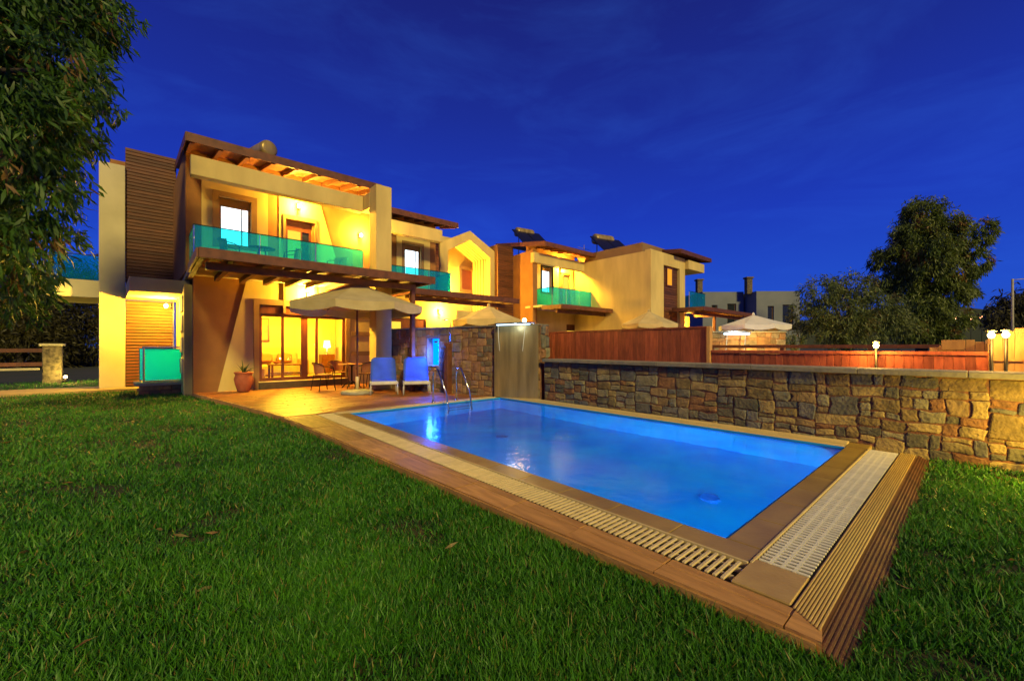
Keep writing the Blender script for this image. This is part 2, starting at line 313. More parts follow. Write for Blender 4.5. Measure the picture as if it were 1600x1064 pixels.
# near side: wet coping tiles, lip, grating, boards
y = .87
while y < 8.1:
    y1 = min(y + .50, 8.14)
    box('coping_tile', pool, 2.612, WX0 - .004, y + .003, y1 - .003, -.05, -.004, 'coping', .004); y = y1
for (a, b) in ((3.05 - .21, 3.34), (3.34, 3.84), (3.84, 4.34), (4.34, 4.84), (4.84, 5.34), (5.34, 5.84), (5.84, 6.34), (6.34, 6.56)):
    box('coping_tile', pool, a + .003, b - .003, .872, WY0 - .004, -.05, -.004, 'coping', .004)
box('lip', pool, 2.592, 2.608, .872, 8.1, -.05, .006, 'cream_rib', .003)
box('lip', pool, 2.612, 6.60, .852, .868, -.05, .006, 'cream_rib', .003)
box('gutter_channel', pool, 2.32, 2.588, .872, 8.1, -.12, -.07, 'gutter', 0)
gr = thing('grating', '', ''); del gr['label'], gr['category']; gr.parent = pool; gr.location = (0, 0, 0); W[gr] = W[pool]
for k in range(170):
    yy = .90 + k * .043
    if yy + .02 > 8.09: break
    box('slat', gr, 2.328, 2.584, yy, yy + .021, -.012, .001, 'grate', .003)
for xr in (2.40, 2.51): box('grating_bar', gr, xr, xr + .012, .88, 8.09, -.035, -.008, 'grate', 0)
g2 = thing('grating', '', ''); del g2['label'], g2['category']; g2.parent = pool; W[g2] = W[pool]
box('gutter_channel', pool, 2.68, 6.60, .592, .848, -.12, -.07, 'gutter', 0)
for k in range(140):
    xx = 2.69 + k * .046
    if xx > 6.56: break
    box('slat', g2, xx, xx + .021, .596, .846, -.010, .002, 'grate_white', .003)
for yr in (.66, .72, .78): box('grating_bar', g2, 2.685, 6.58, yr, yr + .016, -.02, -.001, 'grate_white', 0)
box('corner_plate', pool, 2.33, 2.676, .592, .868, -.06, .003, 'ochre', .006)
y = .57
while y < 8.1:                                                # edging planks; the outer row widens towards the house
    y1 = min(y + .62, 8.14); e0, e1 = 2.135 - .043 * (y - .5), 2.135 - .043 * (y1 - .5)
    box('edge_plank', pool, 2.232, 2.316, y + .003, y1 - .003, -.06, random.uniform(-.004, .0), 'board', .006)
    prism('edge_plank', pool, [(e0, y + .003), (2.228, y + .003), (2.228, y1 - .003), (e1, y1 - .003)], 'z', -.06, random.uniform(-.005, -.001), 'board')
    y = y1
prism('side_board', pool, [(2.118, .45), (2.134, .45), (2.134 - .043 * 7.64, 8.14), (2.118 - .043 * 7.64, 8.14)], 'z', -.15, -.014, 'board')
for k in range(9):                                            # ribbed ochre edge: one long rib each
    yy = .452 + k * .0146
    box('rib', pool, 2.30 - (.56 - yy) * .8, 6.62, yy, yy + .0095, -.05, .006, 'ochre', .002)
box('rib_bed', pool, 2.25, 6.62, .450, .586, -.06, -.003, 'step', 0)
prism('riser', pool, [(.447, -.03), (.447, -.15), (.31, -.15), (.34, -.085)], 'x', 2.14, 6.78, 'step')
for k in range(6):
    z = -.036 - k * .0095; yy = .432 - k * .0178; box('rib', pool, 2.14, 6.78, yy - .005, yy + .005, z - .006, z + .006, 'step', .002)
prism('mitre_board', pool, [(2.135, .43), (2.25, .452), (2.33, .566), (2.135, .566)], 'z', -.06, -.001, 'board')
# far and left sides: cream ribs
for k in range(9):
    xx = WX1 + .012 + k * .033; box('rib', pool, xx, xx + .027, 1.09, 7.9 - k * .0, -.05, -.002 + k * .003, 'cream_rib', .003)
box('far_bed', pool, WX1 + .004, 6.88, .87, 8.1, -.09, -.012, 'ochre', 0)
box('far_end_tile', pool, 6.565, 6.88, .872, 1.085, -.05, .001, 'coping', .004)
box('left_bed', pool, 2.612, 6.55, WY1 + .004, 8.16, -.09, -.012, 'ochre', 0)
for k in range(118):
    xx = 2.63 + k * .0325; box('slat', gr, xx, xx + .021, WY1 + .03, 8.12, -.03, .004, 'grate', .004) if k < 118 else None
for rx in (4.80, 5.42):                                       # handrails
    pts = [(rx - .06, 8.02, 0), (rx - .06, 8.02, .45)] + [(rx - .06 + .0 * a, 8.02 - .17 + .17 * math.cos(a), .60 + .16 * math.sin(a)) for a in np.linspace(0, 1.7, 8)] + [(rx + .03, 7.62, .25), (rx + .06, 7.58, -.1), (rx + .06, 7.58, -.9)]
    tube('handrail', pool, pts, .021, 'chrome', 10)
    lathe('flange', pool, [(.045, 0), (.045, .015), (.025, .02)], 'chrome', (rx - .06, 8.02, .002), 14)
for z in (-.3, -.6): box('ladder_step', pool, 4.86, 5.48, 7.54, 7.62, z - .02, z, 'chrome', .004)

# ------------------------------------------------------------------ stone walls
def split_rect(x0, x1, z0, z1, tw, th, out):
    w_, h_ = x1 - x0, z1 - z0
    if w_ <= tw * random.uniform(.8, 1.9) and h_ <= th * random.uniform(.8, 1.8): out.append((x0, x1, z0, z1)); return
    if w_ / tw > h_ / th:
        m_ = x0 + w_ * random.uniform(.28, .72); split_rect(x0, m_, z0, z1, tw, th, out); split_rect(m_, x1, z0, z1, tw, th, out)
    else:
        m_ = z0 + h_ * random.uniform(.30, .70); split_rect(x0, x1, z0, m_, tw, th, out); split_rect(x0, x1, m_, z1, tw, th, out)
def stone(parent, x0, x1, z0, z1, mat, depth=.017, gap=.007):
    """irregular dressed block on a wall whose face is local +y"""
    x0 += gap; x1 -= gap; z0 += gap; z1 -= gap; w_, h_ = x1 - x0, z1 - z0; cx, cz = (x0 + x1) / 2, (z0 + z1) / 2
    ch = .18 * min(w_, h_)
    def j(): return random.uniform(-1, 1) * .042 * min(.5, w_ + h_)
    c_ = [random.uniform(.3, 1) * ch for _ in range(4)]
    ring = [(x0 + c_[0], z0), (cx, z0), (x1 - c_[1], z0), (x1, z0 + c_[1]), (x1, cz), (x1, z1 - c_[2]), (x1 - c_[2], z1), (cx, z1), (x0 + c_[3], z1), (x0, z1 - c_[3]), (x0, cz), (x0, z0 + c_[0])]
    ring = [(min(max(a + j(), x0 - .004), x1 + .004), min(max(b + j(), z0 - .004), z1 + .004)) for a, b in ring]; n_ = 12
    ring = [(a + .009 * math.sin(9 * b + 4.1 * a) + .005 * math.sin(23 * b + 11 * a), b + .008 * math.sin(8 * a + 3 * b) + .005 * math.sin(21 * a - 5 * b)) for a, b in ring]
    d_ = depth * random.uniform(.5, 1.5); tx, tz = random.uniform(-.03, .03), random.uniform(-.03, .03)
    vs_ = [(a, -.02, b) for a, b in ring] + [(a, d_ * .70 + tx * (a - cx) + tz * (b - cz), b) for a, b in ring]
    k_ = 1 - min(.2, .011 / min(w_, h_) * 2)
    vs_ += [(cx + (a - cx) * k_, d_ + tx * (a - cx) + tz * (b - cz) + random.uniform(-.003, .003), cz + (b - cz) * k_) for a, b in ring] + [(cx, d_ + .002, cz)]
    fs_ = [(i, (i + 1) % n_, (i + 1) % n_ + n_, i + n_) for i in range(n_)] + [(i + n_, (i + 1) % n_ + n_, (i + 1) % n_ + 2 * n_, i + 2 * n_) for i in range(n_)] + [(i + 2 * n_, (i + 1) % n_ + 2 * n_, 3 * n_) for i in range(n_)]
    o = mesh('stone', vs_, [f[::-1] for f in fs_], mat, parent); return o
def stone_wall(name, label, loc, rotz, length, height, mat, tw, th, thick=.35, holes=(), capd=.08, caph=.07, capov=.05, ends=True):
    t = thing(name, label, 'wall', loc, rotz, local=True)
    if holes:
        o = holed_wall('core', t, 0, length, -.15, height, -thick, 0, holes, 'mortar')
    else: box('core', t, 0, length, -thick, 0, -.15, height, 'mortar', 0)
    rects = []
    split_rect(0, length, -.12, height, tw, th, rects)
    for r_ in rects:
        if any(r_[1] > h[0] + .01 and r_[0] < h[1] - .01 and r_[3] > h[2] + .01 and r_[2] < h[3] - .01 for h in holes):
            h = holes[0]; pieces = []
            if r_[0] < h[0] - .07: pieces.append((r_[0], h[0], r_[2], r_[3]))
            if r_[1] > h[1] + .07: pieces.append((h[1], r_[1], r_[2], r_[3]))
            if r_[2] < h[2] - .05: pieces.append((max(r_[0], h[0]), min(r_[1], h[1]), r_[2], h[2]))
            if r_[3] > h[3] + .05: pieces.append((max(r_[0], h[0]), min(r_[1], h[1]), h[3], r_[3]))
        else: pieces = [r_]
        for q in pieces:
            if q[1] - q[0] > .05 and q[3] - q[2] > .05: stone(t, *q, mat)
    x = 0
    while x < length - .02:
        x1 = min(length, x + random.uniform(.7, 1.3))
        if length - x1 < .3: x1 = length
        box('cap_stone', t, x + .002, x1 - .002, -thick - capov, capd, height, height + caph, 'cap', .008); x = x1
    return t
lw = stone_wall('low_stone_wall', 'long low wall of grey and ochre stones beside the pool', (6.95, -1.5, 0), R(90), 8.2, .90, 'stone', .27, .165, capd=.09)
TA = math.atan2(5.25, -1.6)
tw_ = stone_wall('tall_stone_wall', 'tall brownish stone wall with blue fountain niche and steel waterfall panel', (6.95, 6.83, 0), TA, 5.56, 1.76, 'stone_warm', .26, .22, thick=.40, holes=[(3.18, 3.62, .72, 1.50)], capd=.06, caph=.035)
# end face of the tall wall above the low wall (faces the camera side)
for (a, b, c_, d_) in ((0, .20, .98, 1.24), (.20, .40, .98, 1.20), (0, .17, 1.24, 1.52), (.17, .40, 1.20, 1.55), (0, .22, 1.52, 1.76), (.22, .40, 1.55, 1.76)):
    s_ = stone(tw_, a, b, c_, d_, 'stone', depth=.04); s_.rotation_euler = (0, 0, R(90)); s_.location = (0, -.40, 0)
box('niche_back', tw_, 3.18, 3.62, -.40, -.25, .72, 1.50, 'mortar', 0)
# blue wall fountain inside the niche
ft = thing('niche_fountain', 'glowing blue wall fountain set in a niche of the stone wall', 'fountain', (6.95, 6.83, 0), TA, local=True)
box('light_panel', ft, 3.20, 3.60, -.245, -.22, .74, 1.48, 'led_blue', .002)
for k in range(16):
    z = .78 + k * .042; xx = 3.29 + .02 * math.sin(k * 1.7)
    box('water_ripple', ft, xx - .06, xx + .07, -.215, -.18 + .012 * math.sin(k * 2.3), z, z + .034, 'ripple_glow', .008)  # emissive ripples: the blue light on the water is put into their colour
box('spout', ft, 3.30, 3.42, -.20, -.06, 1.36, 1.42, 'chrome', .008)
box('basin_ledge', ft, 3.19, 3.61, -.215, .05, .70, .735, 'cap', .006)
lamp(ft, (3.40, .06, 1.05), 12, (.02, .12, 1.0), .12)
# steel waterfall panel
wf = thing('waterfall_panel', 'tall brushed steel sheet with lit water spout at pool corner', 'panel', (6.95, 6.83, 0), TA, local=True)
box('steel_sheet', wf, .02, 1.27, .075, .085, .0, 1.765, 'steel', .002)
box('spout_tray', wf, .14, 1.14, .02, .24, 1.80, 1.835, 'chrome', .004)
box('led_strip', wf, .18, 1.10, .18, .245, 1.775, 1.798, 'led_white', .002)
lamp(wf, (.62, .32, 1.74), .6, (.65, .82, 1.0), .1)
for x, dx in ((1.06, .02), (.30, .12)):
    tube('water_trickle', wf, [(x, .22, 1.77), (x + dx * .3, .20, 1.5), (x + dx, .13, 1.15)], [.007, .005, .003], 'falling_water', 6)
wl = thing('wall_top_lamp', 'small bright lamp on top of the steel waterfall panel', 'lamp', (6.95, 6.83, 0), TA, local=True)
lathe('lamp_stem', wl, [(.03, 0), (.02, .03), (.02, .05)], 'black_metal', (.50, -.1, 1.796), 10)
lathe('bulb', wl, [(0, 0), (.045, .02), (.055, .06), (.03, .10), (0, .105)], 'bulb', (.50, -.1, 1.85), 12)
lamp(wl, (.50, .06, 1.93), 6, (1, .60, .12), .12)
# outdoor shower against the tall wall
sh = thing('outdoor_shower', 'dark wooden shower post standing against the stone wall', 'shower', (6.95, 6.83, 0), TA, local=True)
box('post', sh, 2.64, 2.78, .08, .26, 0, 1.36, 'timber', .01)
tube('pipe', sh, [(2.71, .07, 1.3), (2.71, .075, 1.95), (2.71, .11, 1.99), (2.71, .30, 1.99)], .012, 'chrome')
lathe('shower_head', sh, [(.02, .03), (.07, .01), (.07, 0), (.0, 0)], 'chrome', (2.71, .30, 1.95), 14)
box('tap', sh, 2.68, 2.74, .26, .31, 1.22, 1.28, 'chrome', .01)

# ------------------------------------------------------------------ fences beyond the low wall
def plank_fence(name, label, x, y0, y1, z0, z1, mat, step=.105, ztop=None):
    t = thing(name, label, 'fence', (x, (y0 + y1) / 2, z0))
    y = y0
    while y < y1 - .02:
        b = min(y1, y + step * random.uniform(.9, 1.1)); zt = ztop((y + b) / 2) if ztop else z1
        box('plank', t, x - random.uniform(.009, .014), x + .012, y + .0008, b - .0008, z0, zt - random.uniform(0, .006), mat, .004); y = b
    for z in (z0 + .18, z1 - .22): box('rail', t, x + .013, x + .05, y0, y1, z, z + .08, mat, .006)
    return t
hf = plank_fence('tall_fence', 'taller red brown plank fence next to the steel waterfall panel', 8.4, 3.50, 8.6, -.1, 1.63, 'fence')
box('top_rail', hf, 8.37, 8.44, 3.5, 8.6, 1.63, 1.665, 'fence', .006)
lf = plank_fence('low_fence', 'lower red brown plank fence stretch behind the pool wall', 8.4, -.12, 3.48, -.1, 1.13, 'fence')
box('top_rail', lf, 8.36, 8.52, -.12, 3.48, 1.13, 1.185, 'fence', .006)
box('post', lf, 8.34, 8.46, 3.49, 3.56, -.1, 1.66, 'pine', .006)
structure(box('neighbour_terrace', None, 8.6, 30, -6, 13.0, -.14, -.06, 'path', 0))
cabin = thing('wooden_cabin', 'pale lit plank cabin with gable at the right edge', 'cabin', (8.5, -.9, 0))
y = -.14
while y > -2.6:
    zt = 1.42 + (-.14 - y) * .35
    box('plank', cabin, 8.34, 8.37, y - .0992, y - .0008, -.1, zt, 'pine', .004); y -= .10
box('side_wall', cabin, 8.38, 11, -.16, -.12, -.1, 1.36, 'pine', 0)
box('shutter_panel', cabin, 8.315, 8.338, -.62, -.42, 1.02, 1.24, 'pine', .004)
box('sign_board', cabin, 8.31, 8.338, -.66, -.46, 1.27, 1.46, 'room', .004)
box('ledge', cabin, 8.32, 8.339, -.40, -.14, 1.06, 1.09, 'pine', .003)
gate = thing('wooden_gate', 'small pale plank gate behind the low fence', 'gate', (9.6, .2, 0))
for k in range(8): box('plank', gate, 9.60, 9.63, -.30 + k * .10, -.204 + k * .10, -.1, 1.36 - .03 * abs(k - 3), 'pine', .004)
box('panel', gate, 9.57, 9.598, .10, .36, 1.2, 1.36, 'pine', .004)
box('brace', gate, 9.57, 9.598, -.28, .48, 1.13, 1.18, 'pine', .004)
def globe_lamp(name, label, x, y, z, watts, mat='bulb', capz=0):
    t = thing(name, label, 'lamp', (x, y, z))
    lathe('stem', t, [(.018, -z - .1), (.018, -.04)], 'black_metal', (x, y, z), 8)
    lathe('globe', t, [(0, -.04), (.024, -.032), (.036, 0), (.024, .032), (0, .04)], mat, (x, y, z), 14)
    lathe('lamp_cap', t, [(.02, .045), (.05, .048), (.03, .065), (.0, .07)], 'white_plaster', (x, y, z), 14)
    lamp(t, (x - .09, y, z + .0), watts, (1, .55, .10), .05); return t
globe_lamp('fence_lamp', 'bright globe lamp with white cap above the low fence', 8.22, .99, 1.27, 4)
globe_lamp('cabin_lamp', 'left of two bright globe lamps by the wooden cabin', 8.15, -.14, 1.40, 2.2)
globe_lamp('cabin_lamp', 'right of two bright globe lamps by the wooden cabin', 8.15, -.26, 1.405, 2.2)
gl_ = thing('garden_bollard', 'yellow garden light at the foot of the stone wall', 'lamp', (6.62, -.78, -.1))
lathe('post', gl_, [(.03, 0), (.03, .5)], 'black_metal', (6.62, -.78, -.1), 10)
lathe('bulb', gl_, [(0, 0), (.05, .02), (.05, .10), (0, .12)], 'bulb', (6.62, -.78, .42), 12)
lathe('hood', gl_, [(.075, 0), (.08, .02), (.0, .05)], 'black_metal', (6.62, -.78, .56), 12)
lamp(gl_, (6.20, -.92, .52), 16, (1, .62, .06), .05)
rl = thing('wooden_rail', 'dark horizontal garden rail beyond the low fence', 'rail', (12, 1.5, 0))
box('bar', rl, 11.97, 12.03, -.3, 5.0, 1.22, 1.30, 'timber', .005)
for yy in (-.2, 1.5, 3.2, 4.9): box('post', rl, 11.96, 12.04, yy, yy + .08, -.1, 1.22, 'timber', .005)
# neighbour's tall wall, waterfall and ledge
nw = stone_wall('neighbour_stone_wall', 'small lit stone wall with water spout under the white parasol', (15.0, 6.3, 0), 0, 2.66, 1.76, 'stone_warm', .40, .24, capd=.06, caph=.05)
nw.rotation_euler = (0, 0, math.atan2(1.76, -2.0)); nw.location = (17.06, 4.49, 0)
ns = thing('neighbour_spout', 'white glowing water spout on the neighbour stone wall', 'spout', (17.06, 4.49, 0), math.atan2(1.76, -2.0), local=True)
box('led_strip', ns, 1.40, 2.28, .10, .20, 1.68, 1.74, 'led_white', .004)
box('spout_tray', ns, 1.36, 2.32, .05, .22, 1.745, 1.775, 'chrome', .004)
for x in (1.55, 2.2): tube('water_trickle', ns, [(x, .19, 1.67), (x + .02, .18, 1.3), (x + .05, .14, .9)], [.012, .010, .006], 'falling_water', 6)
lamp(ns, (1.85, .15, 1.95), 6, (.75, .85, 1), .1)
lamp(ns, (1.2, .9, 1.5), 14, (1, .6, .15), .1)

# ------------------------------------------------------------------ villas
def window(v, x0, x1, z0, z1, y, pane, frame='taupe', trim=None, depth=.12, fw=.06, shutter=0):
    f = holed_wall('window', v, x0, x1, z0, z1, y + depth - .05, y + depth, [(x0 + fw, x1 - fw, z0 + fw, z1 - fw - shutter)], frame)
    box('pane', f, x0 + fw, x1 - fw, y + depth - .03, y + depth - .022, z0 + fw, z1 - fw - shutter, pane, 0)
    if pane == 'window_white': box('mullion', f, x0 + (x1 - x0) * .70, x0 + (x1 - x0) * .70 + .035, y + depth - .06, y + depth - .032, z0 + fw, z1 - fw - shutter, 'lounger_frame', .004)
    if trim:
        t = trim; holed_wall('trim', f, x0 - t, x1 + t, z0 - t * .6, z1 + t, y - .06, y - .034, [(x0, x1, z0, z1)], 'taupe')
    return f
def clad(v, x0, x1, y, z0, z1, step=.105):
    z = z0
    while z < z1 - .03:
        b = min(z1, z + step); o_ = random.uniform(0, .012)
        box('cladding_board', v, x0, x1, y - .03 - o_, y, z + .008, b - .004, 'clad', .008); z = b
def balcony(v, x0, x1, yf, yb, z=3.30, h=.90, n_=3, left=True, right=False):
    """tinted glass balustrade"""
    xs = np.linspace(x0, x1, n_ + 1)
    for i in range(n_): box('glass_panel', v, xs[i] + .012, xs[i + 1] - .012, yf, yf + .014, z + .02, z + h, 'balcony_glass', 0)
    for i in range(n_ + 1): box('baluster', v, xs[i] - .010, xs[i] + .010, yf + .016, yf + .045, z, z + h - .01, 'chrome', .003)
    box('handrail', v, x0 - .01, x1 + .01, yf - .008, yf + .022, z + h + .002, z + h + .022, 'black_metal', .003)
    for s_, x in ((left, x0), (right, x1)):
        if s_:
            box('glass_panel', v, x - .007, x + .007, yf + .06, yb - .02, z + .02, z + h, 'balcony_glass', 0)
            box('handrail', v, x - .015, x + .015, yf + .025, yb, z + h + .002, z + h + .022, 'black_metal', .003)
def sloped_bar(name, v, x0, x1, ya, yb, za, zb, h, mat):
    """bar along Y rising from (ya, za) to (yb, zb), underside at za/zb"""
    return prism(name, v, [(ya, za), (yb, zb), (yb, zb + h), (ya, za + h)], 'x', x0, x1, mat)
def plank_roof(v, x0, x1, ya, yb, za, zb, nr=9, planks=10, yover=None):
    """boarded eaves: rafters across, boards along X, roof sheet on top; ya front edge"""
    sl = (zb - za) / (yb - ya)
    rf_ = prism('roof', v, [(ya, za + .16), (yb, zb + .16), (yb, zb + .22), (ya, za + .22)], 'x', x0, x1, 'timber')
    prism('fascia', rf_, [(ya - .03, za + .02), (ya, za + .02), (ya, za + .23), (ya - .03, za + .23)], 'x', x0 - .02, x1 + .02, 'timber')
    prism('verge_board', rf_, [(ya, za + .02), (yb, zb + .02), (yb, zb + .23), (ya, za + .23)], 'x', x0 - .03, x0 - .002, 'timber')
    for i in range(nr):
        x = x0 + .06 + (x1 - x0 - .2) * i / (nr - 1); sloped_bar('rafter', v, x, x + .09, ya + .02, yover or yb, za, za + sl * ((yover or yb) - ya), .13, 'timber')
    yy = yover or yb; st = (yy - ya) / planks
    for k in range(planks):
        a, b = ya + k * st, ya + (k + 1) * st - .012
        prism('soffit_board', v, [(a, za + sl * (a - ya) + .132), (b, za + sl * (b - ya) + .132), (b, za + sl * (b - ya) + .157), (a, za + sl * (a - ya) + .157)], 'x', x0 + .01, x1 - .01, 'soffit')
def pergola(v, x0, x1, ya, yb, za, zb, nr=9, posts=(), cover=True):
    pg = box('pergola_beam', v, x0 + .15, x1 - .35, ya + .42, ya + .54, za - .17, za - .01, 'timber', .01)
    sl = (zb - za) / (yb - ya)
    for i in range(nr):
        x = x0 + .02 + (x1 - x0 - .14) * i / (nr - 1); sloped_bar('rafter', v, x, x + .10, ya, yb + (1.3 if v.name == 'villa' else 0), za, zb, .125, 'timber')
    box('fascia', v, x0, x1, ya - .045, ya - .003, za - .01, za + .19, 'timber', .006)
    prism('side_board', v, [(ya, za - .01), (yb, zb - .01), (yb, zb + .18), (ya, za + .18)], 'x', x0 - .04, x0 - .004, 'timber')
    nb = 9
    for k in range(nb):
        st = (yb - ya) / nb; a = ya + k * st; z = za + sl * (a - ya) + .152
        prism('cover_board', v, [(a, z), (a + st - .012, z + sl * st), (a + st - .012, z + .022 + sl * st), (a, z + .022)], 'x', x0, x1, 'soffit')
    for px_ in posts:
        box('post', v, px_ - .06, px_ + .06, ya + .42, ya + .54, 0, za - .175, 'timber', .012)
        sloped_bar('brace_beam', v, px_ - .05, px_ + .05, ya + .56, yb, za - .16, zb - .16, .14, 'timber')

ZF, ZC = 3.28, 6.15
# ---- villa A: the near house
A = thing('villa', 'nearest cream and brown villa with blue glass balcony and lit patio door', 'house', (3.4, 14, 0))
DX0, DX1, DZ0, DZ1 = 2.42, 4.93, .22, 2.50
holed_wall('ground_floor_wall', A, .88, 6.05, -.1, ZF - .102, 14.0, 14.25, [(DX0, DX1, DZ0, DZ1)], 'brown_plaster')
prism('plaster_panel', A, [(1.42, .0), (DX0 - .14, .0), (DX0 - .14, 2.67), (DX1 + .12, 2.67), (DX1 + .12, 0), (6.05, 0), (6.05, 3.17), (2.10, 3.17)], 'y', 13.982, 13.998, 'cream')
for z in (.95, 1.62, 2.2): box('decor_band', A, 5.12, 5.85, 13.955, 13.98, z, z + .15, 'taupe', .004)
holed_wall('door_surround', A, DX0 - .14, DX1 + .12, 0.0, DZ1 + .17, 13.955, 13.999, [(DX0, DX1, DZ0, DZ1)], 'taupe')
box('threshold', A, DX0 - .02, DX1 + .02, 13.86, 13.954, .0, .20, 'gutter', .006)
box('sill', A, DX0 - .03, DX1 + .03, 13.84, 13.99, .202, .225, 'cream_rib', .004)
pd = holed_wall('patio_door', A, DX0, DX1, DZ0, DZ1, 14.05, 14.12, [(DX0 + .08, 3.02, .32, 2.16), (3.09, 3.58, .32, 2.16), (3.76, 4.00, .32, 2.16), (4.07, DX1 - .09, .32, 2.16)], 'door_wood')
for a, b in ((DX0 + .08, 3.02), (3.09, 3.58), (3.76, 4.00), (4.07, DX1 - .09)): box('pane', pd, a, b, 14.08, 14.088, .32, 2.16, 'clear_glass', 0)
box('shutter_box', pd, DX0 + .02, DX1 - .02, 14.0, 14.045, 2.24, 2.48, 'door_wood', .008)
box('handle', pd, 4.865, 4.885, 14.03, 14.05, 1.1, 1.25, 'black_metal', .004)
# room behind the door
box('room_floor', A, DX0 - .8, 6.0, 14.26, 18, .12, .2, 'ochre', 0); box('room_back', A, DX0 - .8, 6.0, 18, 18.1, .2, 2.9, 'room', 0)
box('room_side', A, DX0 - .9, DX0 - .8, 14.26, 18, .2, 2.9, 'room', 0); box('room_side', A, 5.9, 6.0, 14.26, 17.99, .2, 2.9, 'room', 0)
box('room_ceiling', A, DX0 - .9, 6.0, 14.26, 18, 2.9, 2.97, 'room', 0)
lamp(A, (3.7, 15.8, 2.5), 120, (1, .62, .03), .15)
# side and rear masses
prism('side_wall', A, [(.70, 14.26), (.88, 14.26), (.88, 18.0), (.67, 18.0)], 'z', -.1, 2.96, 'cream')
for z in (.5, 1.1, 1.7, 2.25):
    prism('decor_panel', A, [(.672, 14.6), (.69, 14.55), (.69, 15.5), (.66, 15.45)], 'z', z, z + .42, 'white_plaster')
box('floor_slab', A, .74, 6.05, 12.45, 18, ZF - .10, ZF, 'white_plaster', .01)
UH = [(1.45, 2.21, 4.12, 5.45), (3.12, 3.87, ZF, 5.16)]
holed_wall('upper_wall', A, .72, 6.05, ZF, 6.55, 14.0, 14.22, UH, 'brown_plaster')
holed_wall('plaster_panel', A, 1.06, 2.64, ZF, 6.0, 13.95, 13.998, [UH[0]], 'cream')
holed = [(2.94, ZF), (3.05, ZF), (3.05, 5.30), (4.02, 5.30), (4.02, ZF), (4.87, ZF), (4.12, 5.85), (2.94, 5.85)]
prism('plaster_panel', A, holed, 'y', 13.98, 13.998, 'cream')
window(A, *UH[0], 14.0, 'window_white', 'taupe', trim=.15, shutter=.18)
ud = holed_wall('balcony_door', A, 3.12, 3.87, ZF, 5.16, 14.05, 14.11, [(3.19, 3.56, 3.4, 4.86), (3.60, 3.80, 3.4, 4.86)], 'door_wood')
box('pane', ud, 3.19, 3.56, 14.075, 14.083, 3.4, 4.86, 'window_yellow', 0); box('pane', ud, 3.60, 3.80, 14.075, 14.083, 3.4, 4.86, 'dark_glass', 0)
holed_wall('door_surround', A, 3.05, 4.02, ZF, 5.30, 13.95, 13.999, [(3.12, 3.95, ZF - 1, 5.18)], 'taupe')
prism('side_wall', A, [(.60, 17.98), (.72, 14.22), (1.0, 14.22), (1.0, 17.98)], 'z', ZF, 6.6, 'brown_plaster')
box('rear_mass', A, .9, 6.05, 17.99, 20, 2.97, 6.5, 'brown_plaster', 0)
box('side_wall', A, 5.85, 6.05, 14.22, 18, ZF, 6.5, 'cream', 0)
# white balcony frame: beam, return, pier
box('frame_beam', A, .74, 4.92, 12.48, 12.74, 5.40, 5.88, 'cream', .012)
box('frame_return', A, 4.94, 5.42, 12.04, 12.74, 5.45, 5.90, 'cream', .012)
box('frame_pier', A, 4.94, 5.42, 11.55, 12.04, 0, 6.00, 'cream', .012)
plank_roof(A, .66, 5.45, 12.40, 18.3, 6.12, 7.25, nr=9, planks=11, yover=14.4)
balcony(A, .80, 4.93, 12.48, 14.0, n_=3)
pergola(A, .72, 6.02, 10.10, 12.44, 3.02, 3.04, nr=10, posts=(5.59,))
# entrance side: fin wall, cladding, canopy, slat screen, left balcony
box('fin_wall', A, -1.17, -.58, 17.85, 18.1, -.1, 6.98, 'white_plaster', .01)
clad(A, -.585, .68, 18.0, 3.30, 7.62, step=.108)
box('clad_core', A, -.57, .66, 18.0, 20, 3.1, 7.58, 'brown_plaster', 0)
box('rear_parapet', A, -1.0, -.57, 19.2, 20, 5, 7.55, 'brown_plaster', 0)
prism('canopy', A, [(-.41, 15.0), (.86, 15.0), (.86, 17.96), (-.58, 17.96)], 'z', 2.76, 3.14, 'white_plaster')
for k in range(27):
    z = .02 + k * .100
    box('screen_slat', A, -.57, .58, 17.93, 17.97, z, z + .056, 'slat', .006)
box('screen_back', A, -.57, .58, 17.985, 18.0, -.1, 2.75, 'gutter', 0)
box('screen_post', A, .58, .62, 17.88, 17.98, -.1, 2.75, 'chrome', .004)
box('left_slab', A, -2.32, -1.18, 18.4, 21, 2.80, 3.34, 'white_plaster', .01)
balcony(A, -2.26, -1.19, 18.45, 20.8, z=3.34, h=.78, n_=1, left=True)
wall_lamp('wall lamp under the white entrance canopy beside the slat screen', (.50, 16.6, 2.52), 46, nrm=(-1, 0), col=(1, .60, .04))
wall_lamp('wall lamp above the patio door of the nearest villa', (3.75, 13.98, 2.86), 48)
wall_lamp('wall lamp above the balcony door of the nearest villa', (3.46, 13.97, 5.60), 34)
wall_lamp('wall lamp right of the balcony door near the white pier', (5.40, 13.98, 5.05), 36)

